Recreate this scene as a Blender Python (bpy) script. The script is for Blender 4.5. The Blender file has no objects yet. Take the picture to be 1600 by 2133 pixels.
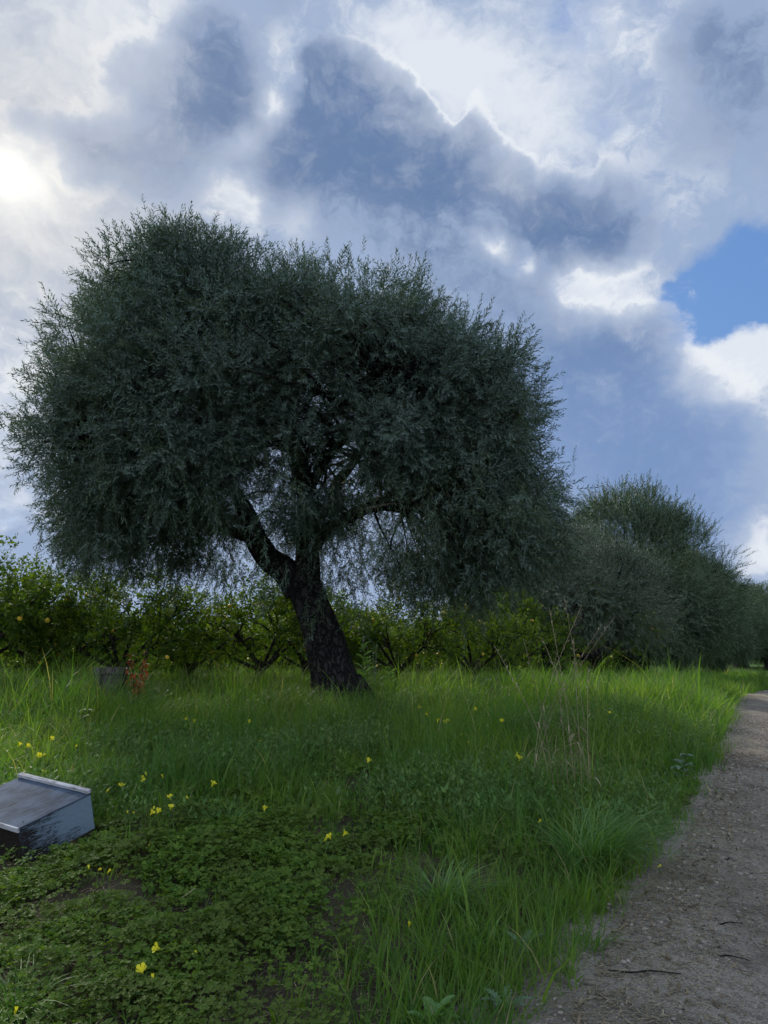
import bpy, math, random
import numpy as np
from mathutils import Vector, Matrix

ONLY_SKY = False
random.seed(5)
rng = np.random.default_rng(11)
SC = bpy.context.scene
COL = SC.collection

# ------------------------------------------------------------------ camera, exposure
FPX, CX, CY = 1602.0, 800.0, 1066.5
PITCH = math.radians(11.6)
EYE = np.array([0.0, 0.0, 1.5])
cam_d = bpy.data.cameras.new('camera')
cam = bpy.data.objects.new('camera', cam_d)
COL.objects.link(cam)
cam.location = EYE
cam.rotation_euler = (math.radians(90) + PITCH, 0, 0)
cam_d.sensor_fit = 'HORIZONTAL'
cam_d.sensor_width = 36.0
cam_d.lens = 36.0 * FPX / 1600.0
cam_d.clip_start = 0.05
cam_d.clip_end = 5000
SC.camera = cam
SC.view_settings.view_transform = 'Standard'
SC.view_settings.look = 'None'
SC.view_settings.exposure = 0.35
SC.view_settings.gamma = 1.0
SC.view_settings.use_curve_mapping = False
SC.cycles.max_bounces = 6
SC.cycles.diffuse_bounces = 3
SC.cycles.transmission_bounces = 3
SC.cycles.caustics_reflective = False
SC.cycles.caustics_refractive = False
SC.cycles.use_denoising = True


def ray(px, py):
    a = PITCH
    dx, du = (px - CX) / FPX, (CY - py) / FPX
    d = np.array([dx, math.cos(a) - du * math.sin(a), math.sin(a) + du * math.cos(a)])
    return d / np.linalg.norm(d)


def at(px, py, Y):
    """point of the world seen in that direction at ground distance Y"""
    d = ray(px, py)
    return EYE + d * (Y / d[1])


SUN_DIR = ray(18, 368)
SUN_EL = math.asin(SUN_DIR[2])
SUN_AZ = math.atan2(SUN_DIR[0], SUN_DIR[1])


# ------------------------------------------------------------------ node helper
class NT:
    def __init__(s, tree):
        s.t = tree
        s.n = tree.nodes
        s.l = tree.links

    def new(s, kind, **kw):
        nd = s.n.new(kind)
        for k, v in kw.items():
            setattr(nd, k, v)
        return nd

    def put(s, sock, v):
        if isinstance(v, bpy.types.NodeSocket):
            s.l.new(v, sock)
        elif v is not None:
            if hasattr(sock.default_value, '__len__') and not hasattr(v, '__len__'):
                v = [v] * len(sock.default_value)
            if hasattr(v, '__len__') and len(sock.default_value) == 4 and len(v) == 3:
                v = tuple(v) + (1.0,)
            sock.default_value = v

    def m(s, op, a, b=None, c=None, clamp=False):
        nd = s.new('ShaderNodeMath', operation=op, use_clamp=clamp)
        s.put(nd.inputs[0], a)
        if b is not None: s.put(nd.inputs[1], b)
        if c is not None: s.put(nd.inputs[2], c)
        return nd.outputs[0]

    def v(s, op, a, b=None, scale=None):
        nd = s.new('ShaderNodeVectorMath', operation=op)
        s.put(nd.inputs[0], a)
        if b is not None: s.put(nd.inputs[1], b)
        if scale is not None: s.put(nd.inputs['Scale'], scale)
        return nd.outputs['Value'] if op in ('DOT_PRODUCT', 'LENGTH') else nd.outputs[0]

    def noise(s, vec, scale, detail=4, rough=0.55, dist=0.0, color=False):
        nd = s.new('ShaderNodeTexNoise')
        if vec is not None: s.put(nd.inputs['Vector'], vec)
        nd.inputs['Scale'].default_value = scale
        nd.inputs['Detail'].default_value = detail
        nd.inputs['Roughness'].default_value = rough
        nd.inputs['Distortion'].default_value = dist
        return nd.outputs['Color'] if color else nd.outputs[0]

    def sm(s, x, lo, hi, a=0.0, b=1.0):
        nd = s.new('ShaderNodeMapRange', interpolation_type='SMOOTHSTEP')
        s.put(nd.inputs[0], x)
        for i, q in enumerate((lo, hi, a, b)):
            nd.inputs[i + 1].default_value = q
        return nd.outputs[0]

    def mix(s, f, a, b, blend='MIX'):
        nd = s.new('ShaderNodeMix', data_type='RGBA', blend_type=blend)
        s.put(nd.inputs[0], f)
        s.put(nd.inputs[6], a)
        s.put(nd.inputs[7], b)
        return nd.outputs[2]


# ------------------------------------------------------------------ sky
world = bpy.data.worlds.new('World')
SC.world = world
world.use_nodes = True
W = NT(world.node_tree)
W.n.clear()
SKYK = 10.0
tc = W.new('ShaderNodeTexCoord')
D0 = W.v('NORMALIZE', tc.outputs['Generated'])
w1 = W.v('SUBTRACT', W.noise(D0, 3.2, 2, color=True), (0.5, 0.5, 0.5))
w2 = W.v('SUBTRACT', W.noise(D0, 11.0, 3, color=True), (0.5, 0.5, 0.5))
w3 = W.v('SUBTRACT', W.noise(D0, 34.0, 5, 0.62, color=True), (0.5, 0.5, 0.5))
dw = W.v('ADD', D0, W.v('SCALE', w1, scale=0.05))
dw = W.v('ADD', dw, W.v('SCALE', w2, scale=0.05))
dw = W.v('NORMALIZE', W.v('ADD', dw, W.v('SCALE', w3, scale=0.026)))


def blobs(vec, lst):
    tot = None
    for (px, py, r, amp) in lst:
        b = ray(px, py)
        rr = r / FPX
        k = 2.0 / (rr * rr)
        dt = W.v('DOT_PRODUCT', vec, tuple(b))
        e = W.m('EXPONENT', W.m('MULTIPLY_ADD', dt, k, -k))
        e = W.m('MINIMUM', e, 1.0)
        tot = W.m('MULTIPLY', e, amp) if tot is None else W.m('MULTIPLY_ADD', e, amp, tot)
    return tot


DARK = [(700, 175, 80, .8), (780, 170, 75, .7), (640, 250, 110, .7), (760, 270, 110, .8), (860, 250, 60, .7), (870, 320, 70, .6), (560, 300, 90, .4),
        (1000, 270, 45, .85), (960, 350, 70, .7), (1060, 380, 75, .75), (1160, 430, 75, .8), (1250, 430, 70, .75), (1260, 510, 60, .6), (1120, 490, 70, .5),
        (420, 130, 85, .95), (350, 210, 75, .8), (490, 70, 50, .4), (460, 210, 60, .7), (250, 130, 50, .6), (150, 300, 55, .75), (50, 238, 42, .85), (210, 320, 60, .6),
        (300, 330, 80, .7), (380, 380, 110, .4), (600, 0, 60, .5), (740, -10, 60, .55), (600, 380, 90, .4), (780, 400, 120, .5), (900, 440, 100, .5),
        (930, 560, 130, .42), (680, 480, 120, .3), (1060, 620, 150, .5), (1240, 720, 110, .55), (1330, 700, 65, .65), (1150, 830, 170, .55), (1320, 860, 130, .6),
        (1450, 950, 130, .6), (1250, 980, 200, .5), (1480, 1120, 150, .5), (1330, 480, 60, .4), (1410, 560, 50, .3),
        (1500, 190, 110, .5), (1560, 70, 100, .6), (1440, 90, 60, .35), (1590, 320, 110, .45), (1400, 330, 60, .3), (60, 760, 90, .3), (90, 620, 70, .25), (1530, 880, 60, .3),
        (820, 80, 50, -.5), (930, 150, 55, -.6), (940, 235, 26, -.6), (1090, 260, 50, -.5), (1180, 320, 50, -.4), (555, 205, 28, -.6), (490, 270, 24, -.4), (600, 130, 30, -.5), (660, 70, 36, -.55), (740, 62, 36, -.45), (600, 170, 26, -.4),
        (500, 410, 40, -.45), (640, 440, 45, -.3), (1020, 500, 26, -.5), (1085, 530, 30, -.5), (990, 350, 18, -.3), (1220, 575, 50, -.45), (1310, 600, 40, -.4), (1180, 600, 30, -.3), (520, 20, 30, -.3), (20, 60, 120, -.3)]
GAP = [(1520, 600, 80, 1.2), (1425, 660, 62, 1.2), (1600, 560, 70, 1.3), (1440, 600, 50, .6), (1540, 770, 60, -.9), (1440, 760, 40, -.5), (1130, 70, 100, .27), (1270, 250, 70, .42),
       (1210, 0, 80, .35), (1180, 190, 90, .3), (1500, 480, 40, .45), (40, 1100, 90, .5), (-250, 900, 150, .5), (2100, 500, 300, .9)]
BRI = [(20, 150, 200, .45), (280, 330, 130, .35), (550, 215, 45, .8), (880, 120, 90, .8), (960, 180, 90, .7),
       (1090, 290, 100, .6), (1160, 170, 200, .5), (1220, 585, 70, 1.0), (1330, 610, 60, .7), (1500, 760, 90, .8), (1590, 700, 110, 1.0),
       (500, 410, 55, .7), (620, 470, 50, .4), (1020, 510, 30, .8), (1090, 540, 26, .7), (500, 280, 40, .5), (1420, 380, 100, .3),
       (60, 480, 150, .6), (60, 800, 140, .35), (100, 1060, 120, .3), (160, 40, 150, .3), (330, 560, 120, .25), (300, 60, 90, .6), (750, 80, 70, .5), (600, 90, 40, .5), (1600, 1150, 60, .8), (20, 900, 160, .35)]
F1 = W.m('SUBTRACT', W.noise(W.v('MULTIPLY', dw, (1, 1, 1.5)), 5.0, 9, 0.58, 0.0), 0.5)
F3 = W.m('SUBTRACT', W.noise(W.v('MULTIPLY', dw, (1, 1, 1.3)), 40.0, 6, 0.65, 0.0), 0.5)
F2 = W.m('SUBTRACT', W.noise(W.v('MULTIPLY', dw, (1, 1, 1.6)), 15.0, 8, 0.62, 0.0), 0.5)
Df = W.m('ADD', blobs(dw, DARK), W.m('ADD', W.m('MULTIPLY', F1, 0.55), W.m('ADD', W.m('MULTIPLY', F2, 0.95), W.m('MULTIPLY', F3, 0.5))))
Gf = W.m('ADD', blobs(dw, GAP), W.m('ADD', W.m('MULTIPLY', F1, 0.55), W.m('MULTIPLY', F2, 0.95)))
Bf = W.m('ADD', W.m('ADD', blobs(dw, BRI), W.m('MULTIPLY', F3, 0.9)), W.m('ADD', W.m('MULTIPLY', F1, 0.8), W.m('MULTIPLY', F2, 1.5)))
cover = W.sm(Df, 0.28, 0.82)
deep = W.sm(W.m('ADD', Df, W.m('MULTIPLY', F3, 0.8)), 0.62, 1.35)
rim = W.m('MULTIPLY', W.sm(Df, 0.15, 0.40), W.m('SUBTRACT', 1.0, W.sm(Df, 0.40, 0.62)))
gap = W.m('MULTIPLY', W.sm(Gf, 0.42, 1.0), W.m('SUBTRACT', 1.0, W.m('MULTIPLY', cover, 0.7)))
bri = W.sm(Bf, 0.0, 1.15)
nish = W.new('ShaderNodeTexSky', sky_type='NISHITA')
nish.sun_disc = False
nish.sun_elevation = SUN_EL
nish.sun_rotation = SUN_AZ
nish.air_density = 1.0
nish.dust_density = 0.6
nish.ozone_density = 2.0
blue = W.mix(0.55, W.v('SCALE', nish.outputs[0], scale=0.09), (0.10, 0.245, 0.58))
base = W.mix(bri, (0.265, 0.345, 0.50), (0.59, 0.63, 0.695))
c = W.mix(gap, base, blue)
dark = W.mix(deep, (0.245, 0.315, 0.455), (0.098, 0.162, 0.300))
sepd = W.new('ShaderNodeSeparateXYZ')
W.l.new(D0, sepd.inputs[0])
dark = W.mix(W.sm(sepd.outputs[2], 0.52, 0.28, 0.0, 0.7), dark, (0.165, 0.262, 0.47))
dark = W.mix(W.m('MULTIPLY', bri, 0.6), dark, (0.48, 0.53, 0.62))
c = W.mix(W.m('MULTIPLY', cover, 0.93), c, dark)
c = W.mix(W.m('MULTIPLY', rim, W.sm(Bf, 0.15, 0.9, 0.0, 0.42)), c, (0.76, 0.77, 0.78))
# the sun behind thin cloud: tight core, a wide warm veil
sd = W.v('DOT_PRODUCT', W.v('NORMALIZE', W.v('ADD', W.v('ADD', D0, W.v('SCALE', w2, scale=0.022)), W.v('SCALE', w3, scale=0.014))), tuple(SUN_DIR))


def glow(rpx):
    k = 2.0 / (rpx / FPX) ** 2
    return W.m('MINIMUM', W.m('EXPONENT', W.m('MULTIPLY_ADD', sd, k, -k)), 1.0)


veil = W.m('MULTIPLY', glow(330), W.m('SUBTRACT', 1.0, W.m('MULTIPLY', cover, 0.6)))
c = W.mix(W.m('MULTIPLY', veil, 0.5), c, (0.60, 0.57, 0.51))
c = W.mix(1.0, c, W.v('SCALE', W.mix(1.0, (0.55, 0.50, 0.40), (0, 0, 0), 'ADD'), scale=W.m('MULTIPLY', glow(80), 0.42)), 'ADD')
c = W.mix(1.0, c, W.v('SCALE', W.mix(1.0, (1.0, 0.97, 0.85), (0, 0, 0), 'ADD'), scale=W.m('ADD', W.m('MULTIPLY', glow(15), 1.0), W.m('MULTIPLY', glow(50), 0.14))), 'ADD')
# unseen sky behind the viewer: front-lit clouds, brightened to light camera-facing surfaces
sepz = W.new('ShaderNodeSeparateXYZ')
W.l.new(D0, sepz.inputs[0])
back = W.sm(sepz.outputs[1], -0.1, -0.7)
c = W.mix(W.m('MULTIPLY', back, 0.75), c, (1.0, 1.12, 1.35))
low = W.sm(sepz.outputs[2], -0.02, -0.08)
c = W.mix(low, c, (0.03, 0.04, 0.02))
bg = W.new('ShaderNodeBackground')
W.l.new(W.v('SCALE', c, scale=SKYK), bg.inputs[0])
bg.inputs[1].default_value = 1.0 / SKYK
wo = W.new('ShaderNodeOutputWorld')
W.l.new(bg.outputs[0], wo.inputs[0])
world.cycles.sampling_method = 'MANUAL'
world.cycles.sample_map_resolution = 512

sun_d = bpy.data.lights.new('sun', 'SUN')
sun_d.energy = 3.8
sun_d.angle = math.radians(11)
sun_d.color = (1.0, 0.93, 0.80)
sun = bpy.data.objects.new('sun', sun_d)
COL.objects.link(sun)
sun.rotation_euler = Vector(SUN_DIR).to_track_quat('Z', 'Y').to_euler()


# ------------------------------------------------------------------ object helpers
def tag(o, label=None, cat=None, group=None, kind=None):
    if label: o['label'] = label
    if cat: o['category'] = cat
    if group: o['group'] = group
    if kind: o['kind'] = kind
    return o


def empty(name, loc, rz=0.0, label=None, cat=None, group=None):
    o = bpy.data.objects.new(name, None)
    o.empty_display_size = 0.1
    COL.objects.link(o)
    o.location = [float(q) for q in loc]
    o.rotation_euler = (0, 0, rz)
    return tag(o, label, cat, group)


def mesh_np(name, V, Q=None, T=None, mat=None, parent=None, attrs=None, smooth=False):
    me = bpy.data.meshes.new(name)
    V = np.asarray(V, np.float32)
    parts, starts, n = [], [], 0
    if Q is not None and len(Q):
        Q = np.asarray(Q, np.int32)
        parts.append(Q.ravel())
        starts.append(np.arange(len(Q), dtype=np.int32) * 4)
        n = len(Q) * 4
    if T is not None and len(T):
        T = np.asarray(T, np.int32)
        parts.append(T.ravel())
        starts.append(n + np.arange(len(T), dtype=np.int32) * 3)
    L = np.concatenate(parts)
    S = np.concatenate(starts)
    me.vertices.add(len(V))
    me.vertices.foreach_set('co', V.ravel())
    me.loops.add(len(L))
    me.loops.foreach_set('vertex_index', L)
    me.polygons.add(len(S))
    me.polygons.foreach_set('loop_start', S)
    if attrs:
        for k, a in attrs.items():
            at_ = me.attributes.new(k, 'FLOAT', 'POINT')
            at_.data.foreach_set('value', np.asarray(a, np.float32))
    me.update(calc_edges=True)
    me.polygons.foreach_set('use_smooth', np.full(len(S), smooth))
    if mat is not None:
        me.materials.append(mat)
    o = bpy.data.objects.new(name, me)
    COL.objects.link(o)
    if parent is not None:
        o.parent = parent
    return o


def copy_obj(o, parent=None, name=None):
    c_ = o.copy()
    if name: c_.name = name
    COL.objects.link(c_)
    if parent is not None: c_.parent = parent
    return c_


def copy_tree(root, loc, rz, sc=1.0, label=None, group=None):
    r = copy_obj(root)
    r.location = [float(q) for q in loc]
    r.rotation_euler = (0, 0, rz)
    r.scale = (sc, sc, sc) if not hasattr(sc, '__len__') else sc
    if label: r['label'] = label
    if group: r['group'] = group
    for ch in list(root.children):
        c1 = copy_obj(ch, r)
        for g in list(ch.children):
            copy_obj(g, c1)
    return r


def unit(a):
    return a / np.maximum(np.linalg.norm(a, axis=-1, keepdims=True), 1e-9)


def frames(D, roll):
    """rotation matrices whose z axis is D"""
    D = unit(D)
    ref = np.where(np.abs(D[:, 2:3]) < 0.9, np.array([[0, 0, 1.0]]), np.array([[1.0, 0, 0]]))
    X = unit(np.cross(ref, D))
    Y = np.cross(D, X)
    c_, s_ = np.cos(roll)[:, None], np.sin(roll)[:, None]
    return np.stack([X * c_ + Y * s_, -X * s_ + Y * c_, D], axis=2)


def scatter(temps, P, R, S, idx, arnd):
    """copies of small templates (V, Q) merged into one mesh"""
    Vs, Qs, As, off = [], [], [], 0
    for k, (tv, tq, ta) in enumerate(temps):
        sel = np.where(idx == k)[0]
        if not len(sel): continue
        v = np.einsum('nij,mj->nmi', R[sel], tv) * S[sel, None, None] + P[sel, None, :]
        n, m_ = v.shape[:2]
        q = tq[None] + (np.arange(n) * m_)[:, None, None] + off
        Vs.append(v.reshape(-1, 3))
        Qs.append(q.reshape(-1, 4))
        As.append(np.clip(arnd[sel, None] * 0.6 + ta[None] * 0.4, 0, 1).ravel())
        off += n * m_
    return np.concatenate(Vs), np.concatenate(Qs), np.concatenate(As)


def vnoise(x, y, sc, seed=0):
    """smooth value noise 0..1"""
    x, y = np.asarray(x, float) / sc + seed * 17.3, np.asarray(y, float) / sc - seed * 9.7
    xi, yi = np.floor(x), np.floor(y)
    fx, fy = x - xi, y - yi
    fx, fy = fx * fx * (3 - 2 * fx), fy * fy * (3 - 2 * fy)

    def h(a, b):
        q = np.sin(a * 127.1 + b * 311.7 + seed * 74.7) * 43758.5453
        return q - np.floor(q)
    return (h(xi, yi) * (1 - fx) + h(xi + 1, yi) * fx) * (1 - fy) + (h(xi, yi + 1) * (1 - fx) + h(xi + 1, yi + 1) * fx) * fy


def fbm2(x, y, sc, seed=0):
    return vnoise(x, y, sc, seed) * 0.55 + vnoise(x, y, sc * 0.47, seed + 3) * 0.3 + vnoise(x, y, sc * 0.21, seed + 7) * 0.15


# ------------------------------------------------------------------ terrain
def zl(y): return np.interp(y, [0, 3, 5, 7, 9, 11, 13, 16, 60], [.05, .20, .36, .50, .63, .78, .93, 1.0, 1.0])


def zp(y): return np.interp(y, [0, 3, 8, 14, 16, 20, 30, 60], [.08, .15, .35, .57, .62, .66, .74, .95])


def ray_to(px, py, fz):
    d = ray(px, py)
    Y = 1.5
    while Y < 80:
        p = EYE + d * (Y / d[1])
        if p[2] <= fz(Y): return p
        Y += 0.02
    return EYE + d * (80 / d[1])


_e = [ray_to(px, py, zp) for px, py in [(1205, 2133), (1280, 1990), (1335, 1890), (1425, 1780), (1475, 1680), (1502, 1610), (1522, 1540), (1536, 1495)]]
EY = np.array([0, 2.2] + [p[1] for p in _e] + [22, 28, 34, 40, 60, 90])
EX = np.array([-.9, .15] + [p[0] for p in _e] + [9.9, 13.6, 20, 30, 75, 160])


def xe(y): return np.interp(y, EY, EX)


BOX = dict(p=np.array([-2.432, 5.558, .399]), r=(.286, .062, -.581), w=.80, l=.515, h=.247)


def ground_z(x, y):
    x, y = np.asarray(x, float), np.asarray(y, float)
    d = xe(y) - x
    w = np.interp(y, [0, 4, 12, 30], [.9, 1.0, 1.6, 2.0])
    s = np.clip(d / w, 0, 1)
    s = s * s * (3 - 2 * s)
    z = zp(y) + (zl(y) - zp(y)) * s
    bx_ = np.exp(-((x - BOX['p'][0]) ** 2 + (y - BOX['p'][1] + .25) ** 2) / .30)
    bump = -.10 * bx_ + (fbm2(x, y, 1.3, 2) - .5) * .10 + (vnoise(x, y, .35, 5) - .5) * .03
    z = z + bump * s
    s2 = np.clip((-d - 3.4) / 2.0, 0, 1)                    # the far side of the path
    z = z + s2 * (.15 + bump)
    return z + np.clip(y - 55, 0, 300) * .028 * np.clip(d / 12, 0, 1)


def hit(px, py, h=0.0):
    """ground point whose spot h above it is seen at this pixel of the photograph"""
    d = ray(px, py)
    Y = 1.8
    while Y < 70:
        p = EYE + d * (Y / d[1])
        if p[2] - h <= float(ground_z(p[0], p[1])): break
        Y += 0.02
    return np.array([p[0], p[1], float(ground_z(p[0], p[1]))])


# ------------------------------------------------------------------ materials
def mat_new(name):
    m = bpy.data.materials.new(name)
    m.use_nodes = True
    m.node_tree.nodes.clear()
    return m, NT(m.node_tree)


def out(N, sh):
    o = N.new('ShaderNodeOutputMaterial')
    N.l.new(sh, o.inputs[0])


def bsdf(N, col, rough=0.6, spec=0.3, bump=None, bs=0.3, bd=0.01):
    b = N.new('ShaderNodeBsdfPrincipled')
    N.put(b.inputs['Base Color'], col)
    N.put(b.inputs['Roughness'], rough)
    b.inputs['Specular IOR Level'].default_value = spec
    if bump is not None:
        bp = N.new('ShaderNodeBump')
        bp.inputs['Strength'].default_value = bs
        bp.inputs['Distance'].default_value = bd
        N.l.new(bump, bp.inputs['Height'])
        N.l.new(bp.outputs[0], b.inputs['Normal'])
    return b.outputs[0]


def leaf_mat(name, c0, c1, back=None, trans=0.35, tcol=None, rough=0.5, spec=0.35, patch=None, psc=1.2, dry=None):
    m, N = mat_new(name)
    a = N.new('ShaderNodeAttribute', attribute_name='rnd').outputs['Fac']
    col = N.mix(a, c0, c1)
    if patch is not None:
        pos = N.new('ShaderNodeNewGeometry').outputs['Position']
        col = N.mix(N.m('MULTIPLY', N.sm(N.noise(pos, psc, 3), 0.38, 0.62), 0.7), col, patch)
    if dry is not None:
        col = N.mix(N.sm(a, 0.955, 0.965), col, dry)
    tc_ = N.mix(1.0, col, tcol or (1.6, 1.7, 0.7), 'MULTIPLY')
    if back is not None:
        bf = N.new('ShaderNodeNewGeometry').outputs['Backfacing']
        col = N.mix(bf, col, back)
    s = bsdf(N, col, rough, spec)
    t = N.new('ShaderNodeBsdfTranslucent')
    N.put(t.inputs[0], tc_)
    mx = N.new('ShaderNodeMixShader')
    mx.inputs[0].default_value = trans
    N.l.new(s, mx.inputs[1])
    N.l.new(t.outputs[0], mx.inputs[2])
    out(N, mx.outputs[0])
    return m


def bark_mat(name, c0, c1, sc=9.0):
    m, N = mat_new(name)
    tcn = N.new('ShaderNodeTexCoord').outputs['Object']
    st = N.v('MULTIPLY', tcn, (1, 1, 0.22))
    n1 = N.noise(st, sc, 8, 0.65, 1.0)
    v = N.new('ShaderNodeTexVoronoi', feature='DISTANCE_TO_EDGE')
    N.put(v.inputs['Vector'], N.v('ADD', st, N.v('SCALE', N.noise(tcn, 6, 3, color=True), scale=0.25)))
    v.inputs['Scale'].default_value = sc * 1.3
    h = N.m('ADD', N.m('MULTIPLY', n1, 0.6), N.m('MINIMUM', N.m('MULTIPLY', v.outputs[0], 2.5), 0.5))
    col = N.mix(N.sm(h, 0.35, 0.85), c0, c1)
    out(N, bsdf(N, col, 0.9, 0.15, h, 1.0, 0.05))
    return m


M = {}
M['olive'] = leaf_mat('olive_leaf', (.026, .056, .040), (.082, .122, .068), back=(.105, .155, .125), trans=.18, tcol=(1.1, 1.3, .6), rough=.55, spec=.25, patch=(.092, .124, .056), psc=.8)
M['olive_grey'] = leaf_mat('olive_leaf_grey', (.040, .070, .044), (.095, .125, .072), back=(.13, .165, .12), trans=.16, tcol=(1.2, 1.3, .7), rough=.5)
M['olive_far'] = leaf_mat('olive_leaf_far', (.030, .062, .030), (.080, .118, .046), back=(.105, .155, .095), trans=.2, tcol=(1.3, 1.4, .6), rough=.5)
M['citrus'] = leaf_mat('citrus_leaf', (.026, .066, .014), (.108, .148, .022), trans=.40, tcol=(1.7, 1.9, .5), rough=.6, spec=.18)
M['grass'] = leaf_mat('grass_blade', (.048, .122, .018), (.210, .295, .050), trans=.48, tcol=(1.5, 1.7, .5), rough=.6, spec=.2,
                      patch=(.060, .150, .030), psc=.9, dry=(.34, .29, .15))
M['tussock'] = leaf_mat('tussock_blade', (.055, .145, .035), (.19, .31, .09), trans=.38, tcol=(1.4, 1.6, .5), rough=.5, spec=.3)
M['clover'] = leaf_mat('clover_leaf', (.034, .096, .014), (.150, .228, .034), trans=.36, tcol=(1.5, 1.6, .5), spec=.12, rough=.6,
                       patch=(.085, .120, .026), psc=2.2, dry=(.20, .14, .05))
M['weed'] = leaf_mat('weed_leaf', (.10, .22, .065), (.19, .33, .10), back=(.19, .30, .14), trans=.4, rough=.5)
M['weed_pale'] = leaf_mat('pale_weed_leaf', (.09, .17, .085), (.15, .24, .13), back=(.20, .27, .19), trans=.25, tcol=(1.2, 1.4, .7), rough=.45, spec=.5)
M['red'] = leaf_mat('red_leaf', (.15, .032, .018), (.34, .095, .03), trans=.35, tcol=(1.7, 1.1, .8))
M['dry'] = leaf_mat('dry_stalk', (.15, .12, .065), (.42, .35, .22), trans=.15, tcol=(1.2, 1.1, .8), rough=.7)
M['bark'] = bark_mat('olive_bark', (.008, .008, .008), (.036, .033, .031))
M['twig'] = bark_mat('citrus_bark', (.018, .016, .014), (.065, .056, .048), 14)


def simple(name, col, rough=.6, spec=.3, var=.25, sc=30, trans=0.0):
    m, N = mat_new(name)
    tcn = N.new('ShaderNodeTexCoord').outputs['Object']
    n = N.noise(tcn, sc, 4)
    cc = N.mix(n, tuple(q * (1 - var) for q in col), tuple(min(1, q * (1 + var)) for q in col))
    s = bsdf(N, cc, rough, spec, n, .2, .002)
    if trans:
        t = N.new('ShaderNodeBsdfTranslucent')
        N.put(t.inputs[0], cc)
        mx = N.new('ShaderNodeMixShader')
        mx.inputs[0].default_value = trans
        N.l.new(s, mx.inputs[1]); N.l.new(t.outputs[0], mx.inputs[2])
        s = mx.outputs[0]
    out(N, s)
    return m


M['petal'] = simple('yellow_petal', (.80, .74, .04), .5, .2, .12, 60, .4)
M['fruit'] = simple('citrus_fruit', (.78, .52, .05), .42, .3, .2, 25)
M['stem'] = simple('green_stem', (.12, .20, .05), .5, .3, .2, 60, .2)
M['herb'] = leaf_mat('herb_leaf', (.045, .115, .026), (.15, .24, .060), back=(.15, .22, .10), trans=.3, rough=.55, spec=.2)
M['seed'] = leaf_mat('seed_stalk', (.11, .17, .05), (.26, .27, .13), trans=.3, rough=.6, spec=.15)
M['litter'] = leaf_mat('dead_leaf', (.045, .034, .022), (.24, .19, .12), trans=.1, tcol=(1.2, 1.0, .7), rough=.7, spec=.15)
M['crumb'] = simple('soil_crumb', (.12, .095, .065), .95, .1, .5, 14)
M['stone'] = simple('pebble', (.27, .24, .20), .9, .15, .6, 9)


def ground_mat():
    m, N = mat_new('soil')
    p = N.new('ShaderNodeTexCoord').outputs['Object']
    n1, n2 = N.noise(p, 1.2, 6, .6), N.noise(p, 26, 6, .7)
    col = N.mix(N.sm(n1, .4, .62), (.050, .040, .028), (.085, .070, .045))
    col = N.mix(N.m('MULTIPLY', N.sm(n2, .5, .75), .6), col, (.15, .125, .085))
    # far away the soil carries short turf
    yy = N.new('ShaderNodeSeparateXYZ'); N.l.new(p, yy.inputs[0])
    far = N.sm(yy.outputs[1], 9, 17)
    turf = N.mix(N.noise(p, 3.0, 6, .7), (.035, .085, .018), (.075, .13, .025))
    col = N.mix(far, col, turf)
    out(N, bsdf(N, col, .95, .1, N.m('ADD', n2, N.noise(p, 90, 3)), .8, .02))
    return m


def path_mat():
    m, N = mat_new('gravel_track')
    p = N.new('ShaderNodeTexCoord').outputs['Object']
    n1, n2, n3 = N.noise(p, .9, 6, .62, .5), N.noise(p, 9, 6, .7), N.noise(p, 60, 5, .7)
    v = N.new('ShaderNodeTexVoronoi'); N.put(v.inputs['Vector'], p); v.inputs['Scale'].default_value = 75
    v2 = N.new('ShaderNodeTexVoronoi'); N.put(v2.inputs['Vector'], p); v2.inputs['Scale'].default_value = 160
    col = N.mix(N.sm(n1, .38, .62), (.200, .170, .125), (.36, .315, .245))
    col = N.mix(N.m('MULTIPLY', N.sm(n2, .52, .72), .7), col, (.34, .31, .27))
    col = N.mix(N.m('MULTIPLY', N.sm(N.noise(p, 3.5, 8, .75), .48, .64), .6), col, (.105, .086, .062))
    sepc = N.new('ShaderNodeSeparateColor'); N.l.new(v.outputs['Color'], sepc.inputs[0])
    col = N.mix(N.m('MULTIPLY', N.sm(sepc.outputs[0], .72, .98), .38), col, (.36, .33, .28))
    col = N.mix(N.m('MULTIPLY', N.sm(sepc.outputs[1], .7, .95), .5), col, (.07, .06, .05))
    h = N.m('ADD', N.m('MULTIPLY', N.m('SUBTRACT', 1.0, v.outputs[0]), .8), N.m('ADD', N.m('MULTIPLY', n3, .7), N.m('MULTIPLY', N.m('SUBTRACT', 1.0, v2.outputs[0]), .4)))
    out(N, bsdf(N, col, .9, .2, h, 1.0, .022))
    return m


M['soil'] = ground_mat()
M['path'] = path_mat()


# ------------------------------------------------------------------ ground and path sheets
def grid(xs2d, ys2d, z2d):
    ny, nx = xs2d.shape
    V = np.stack([xs2d, ys2d, z2d], -1).reshape(-1, 3)
    i = np.arange(ny * nx).reshape(ny, nx)
    Q = np.stack([i[:-1, :-1], i[:-1, 1:], i[1:, 1:], i[1:, :-1]], -1).reshape(-1, 4)
    return V, Q


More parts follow.
